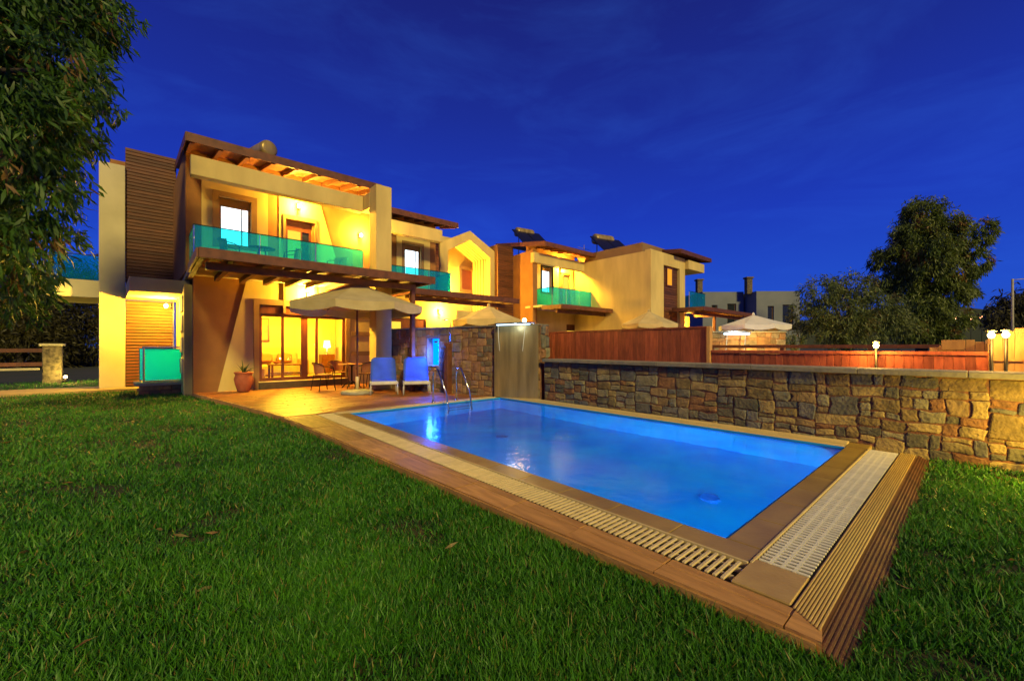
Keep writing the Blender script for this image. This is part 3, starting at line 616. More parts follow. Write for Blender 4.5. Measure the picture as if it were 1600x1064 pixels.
# ---- villa B with the gabled porch
B = thing('villa', 'second villa in the row with blue balcony and yellow lit gabled portal', 'house', (9, 15, 0))
UB = [(7.62, 8.34, 4.12, 5.35)]
holed_wall('upper_wall', B, 6.06, 9.05, ZF, 6.5, 15.1, 15.3, UB, 'brown_plaster')
holed_wall('plaster_panel', B, 7.27, 8.75, ZF, 5.98, 15.05, 15.098, UB, 'cream')
window(B, *UB[0], 15.1, 'window_white', 'taupe', trim=.13, shutter=.14)
holed_wall('ground_floor_wall', B, 6.06, 10.1, -.1, ZF - .102, 15.1, 15.3, [(6.95, 8.6, .2, 2.40)], 'cream')
gd = holed_wall('patio_door', B, 6.95, 8.6, .2, 2.40, 15.14, 15.2, [(7.03, 7.5, .3, 2.25), (7.7, 8.1, .3, 2.0), (8.2, 8.52, .3, 2.0)], 'door_wood')
for a, b, t_ in ((7.03, 7.5, 2.25), (7.7, 8.1, 2.0), (8.2, 8.52, 2.0)): box('pane', gd, a, b, 15.17, 15.18, .3, t_, 'window_yellow', 0)
box('floor_slab', B, 6.06, 9.15, 13.95, 15.6, ZF - .10, ZF, 'white_plaster', .01)
box('frame_beam', B, 5.6, 8.72, 14.02, 14.28, 5.40, 5.88, 'cream', .012)
plank_roof(B, 5.7, 9.56, 14.2, 18.6, 6.14, 7.0, nr=9, planks=9, yover=15.4)
balcony(B, 6.10, 9.08, 13.98, 15.1, n_=3, left=False, right=True)
pergola(B, 6.5, 11.3, 12.35, 13.9, 3.02, 3.04, nr=10)
clad(B, 9.06, 9.62, 15.8, 3.3, 6.1)
box('clad_core', B, 9.06, 9.62, 15.8, 17, 0, 6.05, 'brown_plaster', 0)
# gabled portal: front frame, striped soffit, recessed wall with shuttered window
gx0, gx1, gm, ge, gt = 10.1, 13.5, 11.8, 6.1, 6.95
def gable_shell(name, y0, y1, o, mat, t_):
    outer = [(gx0 + o, 3.0), (gx0 + o, ge), (gm, gt - o * .6), (gx1 - o, ge), (gx1 - o, 3.0)]
    inner = [(gx0 + o + t_, 3.0), (gx0 + o + t_, ge - .30), (gm, gt - .45 - o * .6), (gx1 - o - t_, ge - .30), (gx1 - o - t_, 3.0)]
    vs_ = [(x, y, z) for y in (y0, y1) for x, z in outer + inner]; fs_ = []
    for i in range(4):
        fs_ += [(i, i + 1, i + 6, i + 5), (i + 10, i + 15, i + 16, i + 11), (i, i + 10, i + 11, i + 1), (i + 5, i + 6, i + 16, i + 15)]
    return mesh(name, vs_, fs_, mat, B)
gable_shell('gable_frame', 16.45, 16.8, 0, 'cream', .44)
for k in range(5):
    gable_shell('gable_ring', 16.8 + k * .24, 16.8 + k * .24 + .12, .03, 'cream', .44)
    gable_shell('gable_ring', 16.8 + k * .24 + .12, 16.8 + (k + 1) * .24, .03, 'taupe', .44)
holed_wall('gable_back', B, gx0, gx1, 2.5, 6.9, 18.0, 18.15, [(12.35, 13.2, 4.3, 5.35)], 'cream')
holed_wall('trim', B, 12.2, 13.35, 4.15, 5.5, 17.94, 17.998, [(12.35, 13.2, 4.3, 5.35)], 'taupe')
sw = box('window_shutter', B, 12.35, 13.2, 18.02, 18.08, 4.3, 5.35, 'shutter', .004)
box('porch_wall', B, gx0, gx1, 16.5, 18.0, -.1, 3.0, 'cream', 0)
wall_lamp('hidden lamp inside the yellow lit gabled portal', (11.15, 17.98, 4.2), 80)  # lamp out of sight, inferred from the portal being lit from within
wall_lamp('wall lamp beside the second villa patio door', (9.2, 15.08, 2.72), 40)

# ---- villa D (third) and its forward wing
D = thing('villa', 'third villa in the row with blue green balcony and brown side wall', 'house', (16, 15, 0))
clad(D, 13.35, 14.40, 16.2, 0, 6.55, step=.12)
box('clad_core', D, 13.35, 14.38, 16.2, 18, 0, 6.5, 'brown_plaster', 0)
prism('side_wall', D, [(14.12, 14.42), (14.42, 14.42), (14.62, 16.19), (14.38, 16.19)], 'z', -.1, 6.05, 'brown_plaster')
UD = [(15.32, 16.05, 4.1, 5.45), (17.0, 17.6, ZF, 5.2)]
holed_wall('upper_wall', D, 14.4, 18.0, ZF, 6.4, 15.0, 15.2, UD, 'brown_plaster')
holed_wall('plaster_panel', D, 14.95, 16.6, ZF, 5.98, 14.94, 14.998, [UD[0]], 'cream')
prism('plaster_panel', D, [(17.62, ZF), (17.98, ZF), (17.8, 5.9), (16.8, 5.9), (16.8, 5.3), (17.62, 5.3)], 'y', 14.97, 14.998, 'cream')
window(D, *UD[0], 15.0, 'window_white', 'taupe', trim=.13, shutter=.14)
window(D, *UD[1], 15.0, 'window_yellow', 'taupe', trim=None)
holed_wall('ground_floor_wall', D, 14.4, 22, -.1, ZF - .102, 15.0, 15.2, [(17.3, 19.7, .1, 2.5)], 'cream')
dd = holed_wall('patio_door', D, 17.3, 19.7, .1, 2.5, 15.06, 15.12, [(17.4, 18.3, .2, 2.15), (18.6, 19.6, .2, 2.15)], 'door_wood')
for a, b in ((17.4, 18.3), (18.6, 19.6)): box('pane', dd, a, b, 15.08, 15.09, .2, 2.15, 'window_yellow', 0)
box('floor_slab', D, 14.15, 19.0, 13.8, 15.0, ZF - .10, ZF, 'white_plaster', .01)
box('frame_beam', D, 14.1, 18.0, 14.3, 14.56, 5.40, 5.90, 'cream', .012)
plank_roof(D, 14.3, 18.9, 13.75, 17.5, 6.12, 6.7, nr=9, planks=9, yover=15.2)
balcony(D, 14.9, 17.98, 13.82, 15.0, n_=3)
pergola(D, 14.1, 19.6, 12.5, 13.75, 3.02, 3.04, nr=10)
wall_lamp('wall lamp on the balcony of the third villa', (16.75, 14.93, 5.55), 60)
wall_lamp('wall lamp above the third villa patio door', (18.8, 14.96, 2.85), 55)
Eh = thing('villa', 'farthest villa block with tall cream frame and wood clad panel', 'house', (20, 11, 0))
prism('side_wall', Eh, [(18.0, 10.602), (18.3, 10.602), (18.3, 15.0), (18.0, 15.0)], 'z', -.1, 5.9, 'cream')
prism('parapet', Eh, [(18.25, 10.9), (22.2, 10.9), (22.2, 15.0), (18.25, 15.0)], 'z', 5.85, 6.42, 'taupe')
holed_wall('front_wall', Eh, 18.0, 21.5, -.1, 5.95, 10.3, 10.6, [(19.23, 20.9, -.1, 5.35)], 'cream')
clad(Eh, 19.23, 20.9, 10.46, -.1, 5.35, step=.13)
box('clad_core', Eh, 19.2, 20.92, 10.47, 10.58, -.1, 5.36, 'brown_plaster', 0)
window(Eh, 19.68, 20.3, 4.35, 5.3, 10.30, 'window_orange', 'door_wood')
box('rear_mass', Eh, 18.302, 21.49, 10.602, 14.99, -.1, 5.84, 'cream', 0)
box('canopy_slab', Eh, 21.5, 23.4, 10.1, 12.5, 5.40, 5.88, 'cream', .01)
plank_roof(Eh, 20.2, 23.8, 9.9, 14, 6.0, 6.5, nr=8, planks=8, yover=12)
balcony(Eh, 21.52, 23.4, 10.05, 12.5, n_=2, left=False, right=True)
box('floor_slab', Eh, 21.5, 23.45, 10.0, 13, ZF - .10, ZF, 'white_plaster', .01)
box('side_wing', Eh, 21.5, 23.3, 10.9, 15, -.1, 2.98, 'cream', 0)
pergola(Eh, 20.0, 26.4, 8.7, 10.25, 3.02, 3.04, nr=10, posts=(22.5,))
wall_lamp('wall lamp on the farthest villa under its pergola', (22.2, 10.88, 2.65), 55)

# solar water heaters on the roofs
def heater(label, x, y, z, rotz, s_=1, panels=True):
    t = thing('solar_water_heater', label, 'water heater', (x, y, z), rotz, local=True, group='solar water heaters on the roofs')
    pr = [(0, -.62), (.20, -.61), (.27, -.57), (.28, -.5), (.28, .5), (.27, .57), (.20, .61), (0, .62)]
    o = lathe('tank', t, [(r_ * s_, z_ * s_) for r_, z_ in pr], 'steel', (0, 0, 0), 20); o.rotation_euler = (0, R(90), 0); o.location = (0, 0, .62 * s_)
    for sx in (-.4, .4):
        box('leg', t, (sx - .02) * s_, (sx + .02) * s_, -.02, .02, -.9, .4 * s_, 'steel', .003)
    if panels:
        for x0 in (-.98, .03):
            p = box('collector', t, x0 * s_, (x0 + .95) * s_, -.9 * s_, .8 * s_, -.02, .04, 'solar', .01); p.rotation_euler = (R(40), 0, 0); p.location.z = .12 * s_; p.location.y = -.80 * s_
    return t
heater('round steel solar water tank on the nearest villa roof', 2.75, 15.6, 7.05, R(-75), .95, panels=False)
heater('black solar panels and tank behind the wood clad block', 17.1, 18.2, 7.55, R(-10), 1.0)
heater('black solar panels and tank beside the farthest villa parapet', 21.2, 15.4, 7.2, R(-15), 1.15)
an = thing('aerial', 'thin roof aerial between the third and farthest villas', 'aerial', (20.6, 16.4, 6))
tube('mast', an, [(20.6, 16.4, 6), (20.6, 16.4, 7.7)], .02, 'steel', 6)
for k in range(5): tube('element', an, [(20.2 + k * .05, 16.1 + k * .16, 7.35 + k * .06), (20.9 + k * .05, 16.2 + k * .16, 7.38 + k * .06)], .012, 'steel', 5)

# green glass light well box and stone plinth
pl = thing('stone_plinth', 'low rough stone plinth under the green glass box', 'plinth', (.3, 15.8, -.1))
box('core', pl, -.22, .86, 15.42, 16.3, -.15, .16, 'mortar', 0)
xs_ = [-.24, .0, .22, .47, .70, .87]
pw = thing('x', '', ''); bpy.data.objects.remove(pw)
for a, b in zip(xs_[:-1], xs_[1:]):
    for z0_, z1_ in ((-.14, .02), (.02, .16)):
        o = stone(pl, a, b, z0_, z1_, 'stone_warm', depth=.05)
        o.rotation_euler = (0, 0, PI)
        for v in o.data.vertices: v.co = Vector((-(v.co.x + W[pl].x), v.co.y + W[pl].y, v.co.z))
        o.location = (-W[pl].x, 15.42 - W[pl].y, 0)
prism('slab', pl, [(-.30, 15.34), (.87, 15.34), (.87, 16.4), (-.36, 16.4)], 'z', .162, .235, 'concrete')
gb = thing('green_glass_box', 'frosted green glass box with metal frame beside the entrance', 'light box', (.3, 15.7, .235))
box('green_panel', gb, -.10, .72, 15.50, 15.515, .30, 1.19, 'green_glass', 0)
prism('side_panel', gb, [(-.14, 15.52), (-.128, 15.52), (-.20, 16.2), (-.212, 16.2)], 'z', .30, 1.19, 'green_glass')
for x, y_ in ((-.13, 15.5), (.74, 15.5), (.82, 15.5)): box('frame_post', gb, x - .02, x + .02, y_ - .02, y_ + .03, .237, 1.22, 'chrome', .004)
prism('frame_post', gb, [(-.23, 16.2), (-.19, 16.2), (-.19, 16.24), (-.23, 16.24)], 'z', .237, 1.22, 'chrome')
box('top_rail', gb, -.16, .87, 15.46, 15.56, 1.222, 1.262, 'chrome', .006)
box('bottom_rail', gb, -.11, .72, 15.47, 15.54, .240, .298, 'chrome', .006)

# ------------------------------------------------------------------ furniture and garden things
def parasol(label, x, y, z0, rad, zt, zr, mat, pole='timber', base=True, seg=8, rot=0):
    t = thing('parasol', label, 'parasol', (x, y, z0), group='parasols over the terraces')
    vs_, fs_ = [], []; rings = 6; per = 4; n_ = seg * per
    for i in range(rings + 1):
        f = i / rings
        for k in range(n_):
            th = rot + 2 * PI * k / n_; fr_ = (k % per) / per
            flat = math.cos(PI / seg) / math.cos((fr_ - .5) * 2 * PI / seg)
            sag = .012 * rad * math.sin(fr_ * PI) * f + .012 * rad * math.sin(f * PI)
            r_ = rad * f * flat
            vs_.append((x + r_ * math.cos(th), y + r_ * math.sin(th), zt - (zt - zr) * f - sag))
    for i in range(rings):
        for k in range(n_): fs_.append((i * n_ + k, i * n_ + (k + 1) % n_, (i + 1) * n_ + (k + 1) % n_, (i + 1) * n_ + k))
    mesh('canopy', vs_, fs_, mat, t, smooth=False)
    vv, ff = [], []; nv = seg * 8                                      # hanging valance with scallops
    for j in range(2):
        for k in range(nv):
            th = rot + 2 * PI * k / nv; fr_ = (k % 8) / 8; flat = math.cos(PI / seg) / math.cos((fr_ - .5) * 2 * PI / seg)
            sag = .012 * rad * math.sin(fr_ * PI); r_ = rad * flat * (1.003 - .012 * j)
            vv.append((x + r_ * math.cos(th), y + r_ * math.sin(th), zr - sag - j * (.17 + .05 * math.sin(fr_ * PI))))
    for k in range(nv): ff.append((k, (k + 1) % nv, (k + 1) % nv + nv, k + nv))
    mesh('valance', vv, ff, mat, t)
    tube('pole', t, [(x, y, z0 + .1), (x, y, zt + .03)], .026 * rad / 1.7, pole, 10)
    lathe('finial', t, [(.05, -.02), (.06, .03), (.02, .09), (0, .1)], mat, (x, y, zt), 10)
    for k in range(seg):
        th = rot + 2 * PI * k / seg; c_, s_ = math.cos(th), math.sin(th)
        tube('rib', t, [(x + .04 * c_, y + .04 * s_, zt - .05), (x + rad * .97 * c_, y + rad * .97 * s_, zr - .015)], .011, pole, 5)
        tube('strut', t, [(x + .04 * c_, y + .04 * s_, zr - .12), (x + rad * .5 * c_, y + rad * .5 * s_, (zt + zr) / 2 - .09)], .008, pole, 5)
    if base:
        lathe('base', t, [(.42, 0), (.44, .03), (.42, .08), (.25, .10), (.05, .11)], 'concrete', (x, y, z0 + .002), 8, smooth=False)
        lathe('sleeve', t, [(.042, .1), (.042, .46)], 'grate', (x, y, z0), 12)
    return t
parasol('large beige parasol over the nearest terrace table', 4.16, 10.95, 0, 1.72, 2.98, 2.34, 'canvas', rot=.15)
parasol('beige parasol behind the tall stone wall', 9.0, 11.42, 0, 1.28, 2.70, 2.18, 'canvas', base=False, rot=.3)
parasol('beige parasol behind the taller red fence', 17.8, 10.3, 0, 1.35, 2.95, 2.32, 'canvas', base=False, rot=.2)
parasol('white parasol lit by the neighbour water spout', 19.3, 6.27, 0, 1.38, 2.62, 2.16, 'canvas_white', base=False, rot=.1)

def chair_proto():
    t = thing('bistro_chair', 'x', 'chair', (0, 0, 0), 0, local=True, group='wicker bistro chairs round the terrace table')
    vs_, fs_ = [], []
    for i in range(9):                                                 # seat disc, faces +y
        pass
    lathe('seat', t, [(0, .44), (.21, .44), (.225, .45), (.21, .462), (0, .465)], 'wicker', (0, 0, 0), 20)
    vs_ = []; n_ = 10
    for j in range(5):
        for i in range(n_ + 1):
            a = PI + PI * (.12 + .76 * i / n_); vs_.append((.235 * math.cos(a), .235 * math.sin(a) - .03 * j / 4, .50 + .29 * j / 4))
    fs_ = [(j * (n_ + 1) + i, j * (n_ + 1) + i + 1, (j + 1) * (n_ + 1) + i + 1, (j + 1) * (n_ + 1) + i) for j in range(4) for i in range(n_)]
    mesh('backrest', vs_, fs_, 'wicker', t, smooth=True)
    for sx in (-1, 1):
        for sy in (-1, 1):
            tube('leg', t, [(sx * .24, sy * .24, 0), (sx * .205, sy * .17, .45)], .012, 'black_metal', 8)
        tube('armrest', t, [(sx * .205, .17, .45), (sx * .25, .16, .62), (sx * .27, .05, .67), (sx * .27, -.12, .70), (sx * .21, -.22, .77), (sx * .10, -.27, .80), (0, -.28, .805)], .012, 'black_metal', 8)
    tube('seat_ring', t, [(.222 * math.cos(a), .222 * math.sin(a), .445) for a in np.linspace(0, 2 * PI, 21)], .012, 'black_metal', 6)
    return t
def copy_tree(o, parent=None):
    c = o.copy(); COL.objects.link(c); c.parent = parent
    for ch in o.children: copy_tree(ch, c)
    return c
ch0 = chair_proto()
spots = [(3.72, 12.35, -80, 'wicker bistro chair at the left of the terrace table'), (4.45, 13.30, 190, 'wicker bistro chair behind the terrace table by the door'),
         (4.85, 12.02, 10, 'wicker bistro chair in front of the terrace table'), (5.28, 12.85, 95, 'wicker bistro chair at the right of the terrace table')]
for i, (x, y, a, lb) in enumerate(spots):
    o = ch0 if i == 0 else copy_tree(ch0); o.location = (x, y, .003); o.rotation_euler = (0, 0, R(a)); o['label'] = lb
tb = thing('bistro_table', 'round bistro table under the large parasol', 'table', (4.6, 12.55, 0))
lathe('table_top', tb, [(0, .715), (.38, .715), (.40, .725), (.39, .74), (0, .742)], 'wicker', (4.6, 12.55, 0), 28)
lathe('column', tb, [(.05, .12), (.03, .2), (.03, .66), (.12, .714)], 'black_metal', (4.6, 12.55, 0), 12)
for k in range(4):
    a = PI / 4 + k * PI / 2; tube('leg', tb, [(4.6, 12.55, .22), (4.6 + .18 * math.cos(a), 12.55 + .18 * math.sin(a), .14), (4.6 + .30 * math.cos(a), 12.55 + .30 * math.sin(a), .012)], .016, 'black_metal', 8)

def lounger(label, x, y, rz):
    t = thing('sun_lounger', label, 'sun lounger', (x, y, 0), rz, local=True, group='blue sun loungers beside the pool')
    # local: faces -y (towards the viewer), seat in front, backrest leaning back at +y
    vs_, fs_ = [], []; nx_, nz_ = 8, 10; W2 = .32
    for s_ in (0, 1):
        for j in range(nz_ + 1):
            f = j / nz_
            for i in range(nx_ + 1):
                u = i / nx_ * 2 - 1; cut = 1 - (max(0, f - .86) / .14) ** 2 * .24
                wob = .012 * math.sin(u * 5 + f * 4) * (1 - f * .5) + .008 * math.sin(f * 11 + u * 2)
                vs_.append((u * (W2 + .02 * (1 - f)) * cut, .10 + f * .38 - (.025 + wob) * (1 - s_) + .03 * s_, .36 + f * .60 - .03 * s_))
    m_ = (nz_ + 1) * (nx_ + 1)
    for j in range(nz_):
        for i in range(nx_):
            a = j * (nx_ + 1) + i; fs_ += [(a, a + 1, a + nx_ + 2, a + nx_ + 1), (m_ + a, m_ + a + nx_ + 1, m_ + a + nx_ + 2, m_ + a + 1)]
    for j in range(nz_):
        for i in (0, nx_):
            a = j * (nx_ + 1) + i; fs_.append((a, a + nx_ + 1, m_ + a + nx_ + 1, m_ + a))
    for i in range(nx_):
        for j in (0, nz_):
            a = j * (nx_ + 1) + i; fs_.append((a, a + 1, m_ + a + 1, m_ + a))
    mesh('backrest', vs_, fs_, 'blue_cloth', t, smooth=True)
    box('seat', t, -.31, .31, -.42, .10, .325, .365, 'blue_cloth', .015)
    box('front_rail', t, -.335, .335, -.47, -.425, .27, .36, 'lounger_frame', .015)
    for sx in (-1, 1):
        box('side_rail', t, sx * .335 - .018, sx * .335 + .018, -.42, .35, .285, .325, 'lounger_frame', .008)
        box('wheel_bracket', t, sx * .335 - .03, sx * .335 + .03, -.40, -.30, .22, .284, 'black_metal', .008)
        for yy in (-.40, .28): tube('leg', t, [(sx * .33, yy, .285), (sx * .34, yy + .01, .0)], .017, 'lounger_frame', 8)
        tube('back_stay', t, [(sx * .30, .20, .30), (sx * .30, .42, .74)], .012, 'lounger_frame', 6)
    return t
lounger('sun lounger with grey blue cover nearer the parasol base', 4.72, 10.55, R(-22))
lounger('sun lounger with bright blue cover beside the blue fountain', 5.42, 10.05, R(-26))

pt = thing('flower_pot', 'round terracotta pot standing by the patio door', 'pot', (1.97, 13.55, 0))
lathe('pot', pt, [(.13, 0), (.15, .02), (.21, .22), (.235, .36), (.20, .46), (.215, .50), (.24, .53), (.22, .55), (.19, .53), (.0, .50)], 'terracotta', (1.97, 13.55, .003), 28)
ag = thing('aloe_plant', 'spiky aloe growing in the terracotta pot', 'plant', (1.97, 13.55, .5))
for k in range(13):
    a = k * 2.4; ln = random.uniform(.28, .5); sp = random.uniform(.25, .95); vs_, fs_ = [], []
    for i in range(7):
        f = i / 6; r_ = ln * f * sp; z = ln * (f * (1.15 - sp * .5) - .35 * sp * f * f); wd = .026 * (1 - f) ** .7 + .001
        for s_ in (-1, 1): vs_.append((1.97 + math.cos(a) * r_ - math.sin(a) * wd * s_, 13.55 + math.sin(a) * r_ + math.cos(a) * wd * s_, .5 + z))
        vs_.append((1.97 + math.cos(a) * r_, 13.55 + math.sin(a) * r_, .5 + z - .012 * (1 - f)))
    for i in range(6):
        b = i * 3; fs_ += [(b, b + 2, b + 5, b + 3), (b + 2, b + 1, b + 4, b + 5)]
    mesh('leaf', vs_, fs_, 'succulent', ag, smooth=True)

# balcony furniture and living room pieces
bt = thing('balcony_table', 'small round table behind the blue balcony glass', 'table', (2.35, 13.2, ZF))
lathe('table_top', bt, [(0, .70), (.33, .70), (.34, .72), (0, .73)], 'black_metal', (2.35, 13.2, ZF), 24)
for k in range(4):
    a = k * PI / 2 + .5; tube('leg', bt, [(2.35 + .1 * math.cos(a), 13.2 + .1 * math.sin(a), ZF + .70), (2.35 + .25 * math.cos(a), 13.2 + .25 * math.sin(a), ZF)], .012, 'black_metal', 6)
for (x, y, a, lb) in ((1.62, 13.15, -90, 'dark balcony chair left of the balcony table'), (3.05, 13.1, 80, 'dark balcony chair right of the balcony table'), (4.4, 13.2, 120, 'dark balcony chair near the white pier')):
    o = copy_tree(ch0); o.location = (x, y, ZF + .003); o.rotation_euler = (0, 0, R(a)); o['label'] = lb; o['group'] = 'chairs on the balcony'
sf = thing('sofa', 'beige sofa inside the lit living room', 'sofa', (3.4, 17, .2))
box('seat', sf, 2.7, 4.3, 16.6, 17.35, .2, .62, 'sofa', .06); box('backrest', sf, 2.7, 4.3, 17.36, 17.6, .2, 1.05, 'sofa', .06)
for x in (2.5, 4.31): box('armrest', sf, x, x + .19, 16.6, 17.6, .2, .80, 'sofa', .05)
for x in (2.9, 3.55): box('cushion', sf, x, x + .5, 17.1, 17.3, .66, 1.0, 'wicker', .06, rot=(R(-12), 0, 0))
ac = thing('armchair', 'beige armchair inside the living room left of the table', 'armchair', (2.5, 15.6, .2))
box('seat', ac, 2.2, 2.85, 15.4, 16.0, .2, .58, 'sofa', .05); box('backrest', ac, 1.98, 2.19, 15.4, 16.0, .2, 1.1, 'sofa', .05)
ct = thing('coffee_table', 'wooden coffee table inside the lit living room', 'table', (3.5, 15.6, .2))
box('table_top', ct, 3.0, 4.1, 15.4, 16.0, .62, .67, 'door_wood', .01)
for x in (3.02, 4.02):
    for y in (15.42, 15.92): box('leg', ct, x, x + .06, y, y + .06, .2, .62, 'door_wood', .006)
box('shelf', ct, 3.08, 4.02, 15.48, 15.92, .34, .37, 'door_wood', .006)
fb = thing('fruit_bowl', 'small red bowl on the coffee table', 'bowl', (3.2, 15.6, .67))
lathe('bowl', fb, [(.04, 0), (.06, .02), (.13, .08), (.12, .085), (.0, .04)], 'terracotta', (3.2, 15.6, .672), 18)
pc = thing('picture', 'framed picture on the living room wall', 'picture', (2.6, 17.95, 1.6))
holed_wall('picture_frame', pc, 2.85, 3.45, 1.45, 2.35, 17.93, 17.985, [(2.91, 3.39, 1.51, 2.29)], 'door_wood')
box('canvas', pc, 2.91, 3.39, 17.95, 17.97, 1.51, 2.29, 'picture', 0)
tl = thing('table_lamp', 'glowing table lamp inside the living room', 'lamp', (5.35, 17.3, .2))
box('stand', tl, 5.1, 5.6, 17.1, 17.5, .2, .95, 'door_wood', .01)
lathe('stem', tl, [(.07, 0), (.02, .04), (.02, .28)], 'chrome', (5.35, 17.3, .952), 12)
lathe('lamp_shade', tl, [(.13, 0), (.10, .28), (.0, .281)], 'shade', (5.35, 17.3, 1.22), 18)

# entrance pillar, spot, left fence
pi_ = thing('stone_pillar', 'rough stone gate pillar with white cap left of the entrance', 'pillar', (-2.68, 22.6, 0))
box('shaft', pi_, -2.92, -2.45, 22.4, 22.85, -.15, 1.28, 'rock_pillar', .02)
box('pillar_cap', pi_, -2.99, -2.38, 22.32, 22.92, 1.283, 1.37, 'white_plaster', .01)
sp = thing('ground_spot', 'small warm ground spotlight beside the stone pillar', 'lamp', (-2.3, 22.2, 0))
lathe('housing', sp, [(.05, 0), (.06, .12), (.04, .14)], 'black_metal', (-2.36, 22.3, -.1), 10)
lathe('bulb', sp, [(0, 0), (.05, .03), (.05, .08), (0, .11)], 'bulb_small', (-2.33, 22.26, .09), 10)
lamp(sp, (-2.15, 22.1, .35), 9, (1, .72, .12), .05)
fl = thing('garden_fence', 'dark timber fence with white rail left of the stone pillar', 'fence', (-6, 22.5, 0))
for z in (.55, 1.05): box('rail', fl, -10, -2.93, 22.6, 22.66, z, z + .14, 'timber', .006)
for x in (-4.4, -6, -7.6, -9.2): box('post', fl, x, x + .1, 22.55, 22.6, -.1, 1.3, 'timber', .006)
box('white_rail', fl, -10, -2.95, 22.2, 22.28, .42, .5, 'white_plaster', .006)

# ------------------------------------------------------------------ vegetation
def leaves_mesh(name, mat, parent, centers, dirs, length, width, v, bend=.25):
    """numpy leaf blades: 6 verts, 4 tris each, drooping along dirs"""
    n_ = len(centers); d_ = dirs / np.linalg.norm(dirs, axis=1, keepdims=True)
    rnd = RNG.normal(size=(n_, 3)); s_ = np.cross(d_, rnd); s_ /= np.linalg.norm(s_, axis=1, keepdims=True) + 1e-9
    nn = np.cross(d_, s_); Ln = length[:, None]; Wd = width[:, None]
    p0 = centers; p1 = centers + d_ * Ln * .45 + nn * Ln * bend * .3; p2 = centers + d_ * Ln + nn * Ln * -bend * .2
    P_ = np.stack([p0 - s_ * Wd * .15, p0 + s_ * Wd * .15, p1 - s_ * Wd * .5, p1 + s_ * Wd * .5, p2], axis=1).reshape(-1, 3)
    b = (np.arange(n_) * 5)[:, None]
    F_ = np.concatenate([b + np.array([[0, 1, 3]]), b + np.array([[0, 3, 2]]), b + np.array([[2, 3, 4]])], axis=1).reshape(-1, 3)
    me = bpy.data.meshes.new(name); off = np.array(W[parent]) if parent else np.zeros(3)
    P_ = P_ - off
    me.vertices.add(len(P_)); me.vertices.foreach_set('co', P_.astype(np.float32).ravel())
    me.loops.add(F_.size); me.loops.foreach_set('vertex_index', F_.astype(np.int32).ravel())
    me.polygons.add(len(F_)); me.polygons.foreach_set('loop_start', (np.arange(len(F_)) * 3).astype(np.int32)); me.polygons.foreach_set('loop_total', np.full(len(F_), 3, np.int32))
    at = me.attributes.new('v', 'FLOAT', 'POINT'); at.data.foreach_set('value', np.repeat(v, 5).astype(np.float32))
    me.update(); me.materials.append(MT[mat]); o = bpy.data.objects.new(name, me)
    return reg(o, parent, Vector(off))
def tree(name, label, base, trunk_h, lobes, n_leaf, leaf, mat, r0=.25, droop=.7, twigs=26, dry=.04, cat='tree', spread=.17):
    """lobes: (x,y,z,rx,rz); limbs run from the trunk to each lobe, leaf sprays hang from twigs in the lobes"""
    t = thing(name, label, cat, base); base = Vector(base); top = base + Vector((random.uniform(-.2, .2), random.uniform(-.2, .2), trunk_h))
    tube('trunk', t, [base + Vector((0, 0, -.1)), base.lerp(top, .35) + Vector((.06, .05, 0)), base.lerp(top, .7) + Vector((-.05, .04, 0)), top], [r0, r0 * .8, r0 * .65, r0 * .5], 'bark', 10)
    tot = sum(l_[3] ** 2 * l_[4] for l_ in lobes); C_, D_, V_ = [], [], []
    for (x, y, z, rx, rz) in lobes:
        c_ = Vector((x, y, z)); m_ = top.lerp(c_, .5) + Vector((0, 0, .15 * rx))
        tube('limb', t, [top - Vector((0, 0, .3)), m_, c_], [r0 * .4, r0 * .25, r0 * .08], 'bark', 6)
        k_ = max(4, int(n_leaf * rx * rx * rz / tot)); nt_ = max(6, int(twigs * rx))
        u = RNG.normal(size=(nt_, 3)); u /= np.linalg.norm(u, axis=1, keepdims=True); rad = RNG.uniform(.35, 1.0, (nt_, 1)) ** .6
        tw_c = np.array([x, y, z]) + u * rad * np.array([rx, rx, rz])
        idx = RNG.integers(0, nt_, k_); off = RNG.normal(size=(k_, 3)) * np.array([spread, spread, spread * 1.4]) * rx
        out = u[idx] * .6 + RNG.normal(size=(k_, 3)) * .5; out[:, 2] -= droop * RNG.uniform(.6, 2.0, k_)
        C_.append(tw_c[idx] + off); D_.append(out)
        tone = RNG.uniform(0, 1, nt_); dryt = RNG.uniform(0, 1, nt_) < dry
        V_.append(np.where(dryt[idx] & (RNG.uniform(0, 1, k_) < .7), RNG.uniform(.93, 1, k_), np.clip(tone[idx] * .6 + RNG.uniform(0, .25, k_), 0, .82)))
    C_, D_, V_ = np.concatenate(C_), np.concatenate(D_), np.concatenate(V_); n_ = len(C_)
    leaves_mesh('crown', mat, t, C_, D_, leaf * RNG.uniform(.6, 1.3, n_), leaf * .20 * RNG.uniform(.7, 1.3, n_), V_)
    return t
def ray(px, py, dep):
    l_ = (px - 800) / 640; c_, s_ = math.cos(R(48.5)), math.sin(R(48.5))
    return ((c_ + s_ * l_) * dep, (s_ - c_ * l_) * dep, 1.25 + (542 - py) * dep / 640)
def lobe(px, py, dep, r_, k=1.0): return (*ray(px, py, dep), r_, r_ * k)
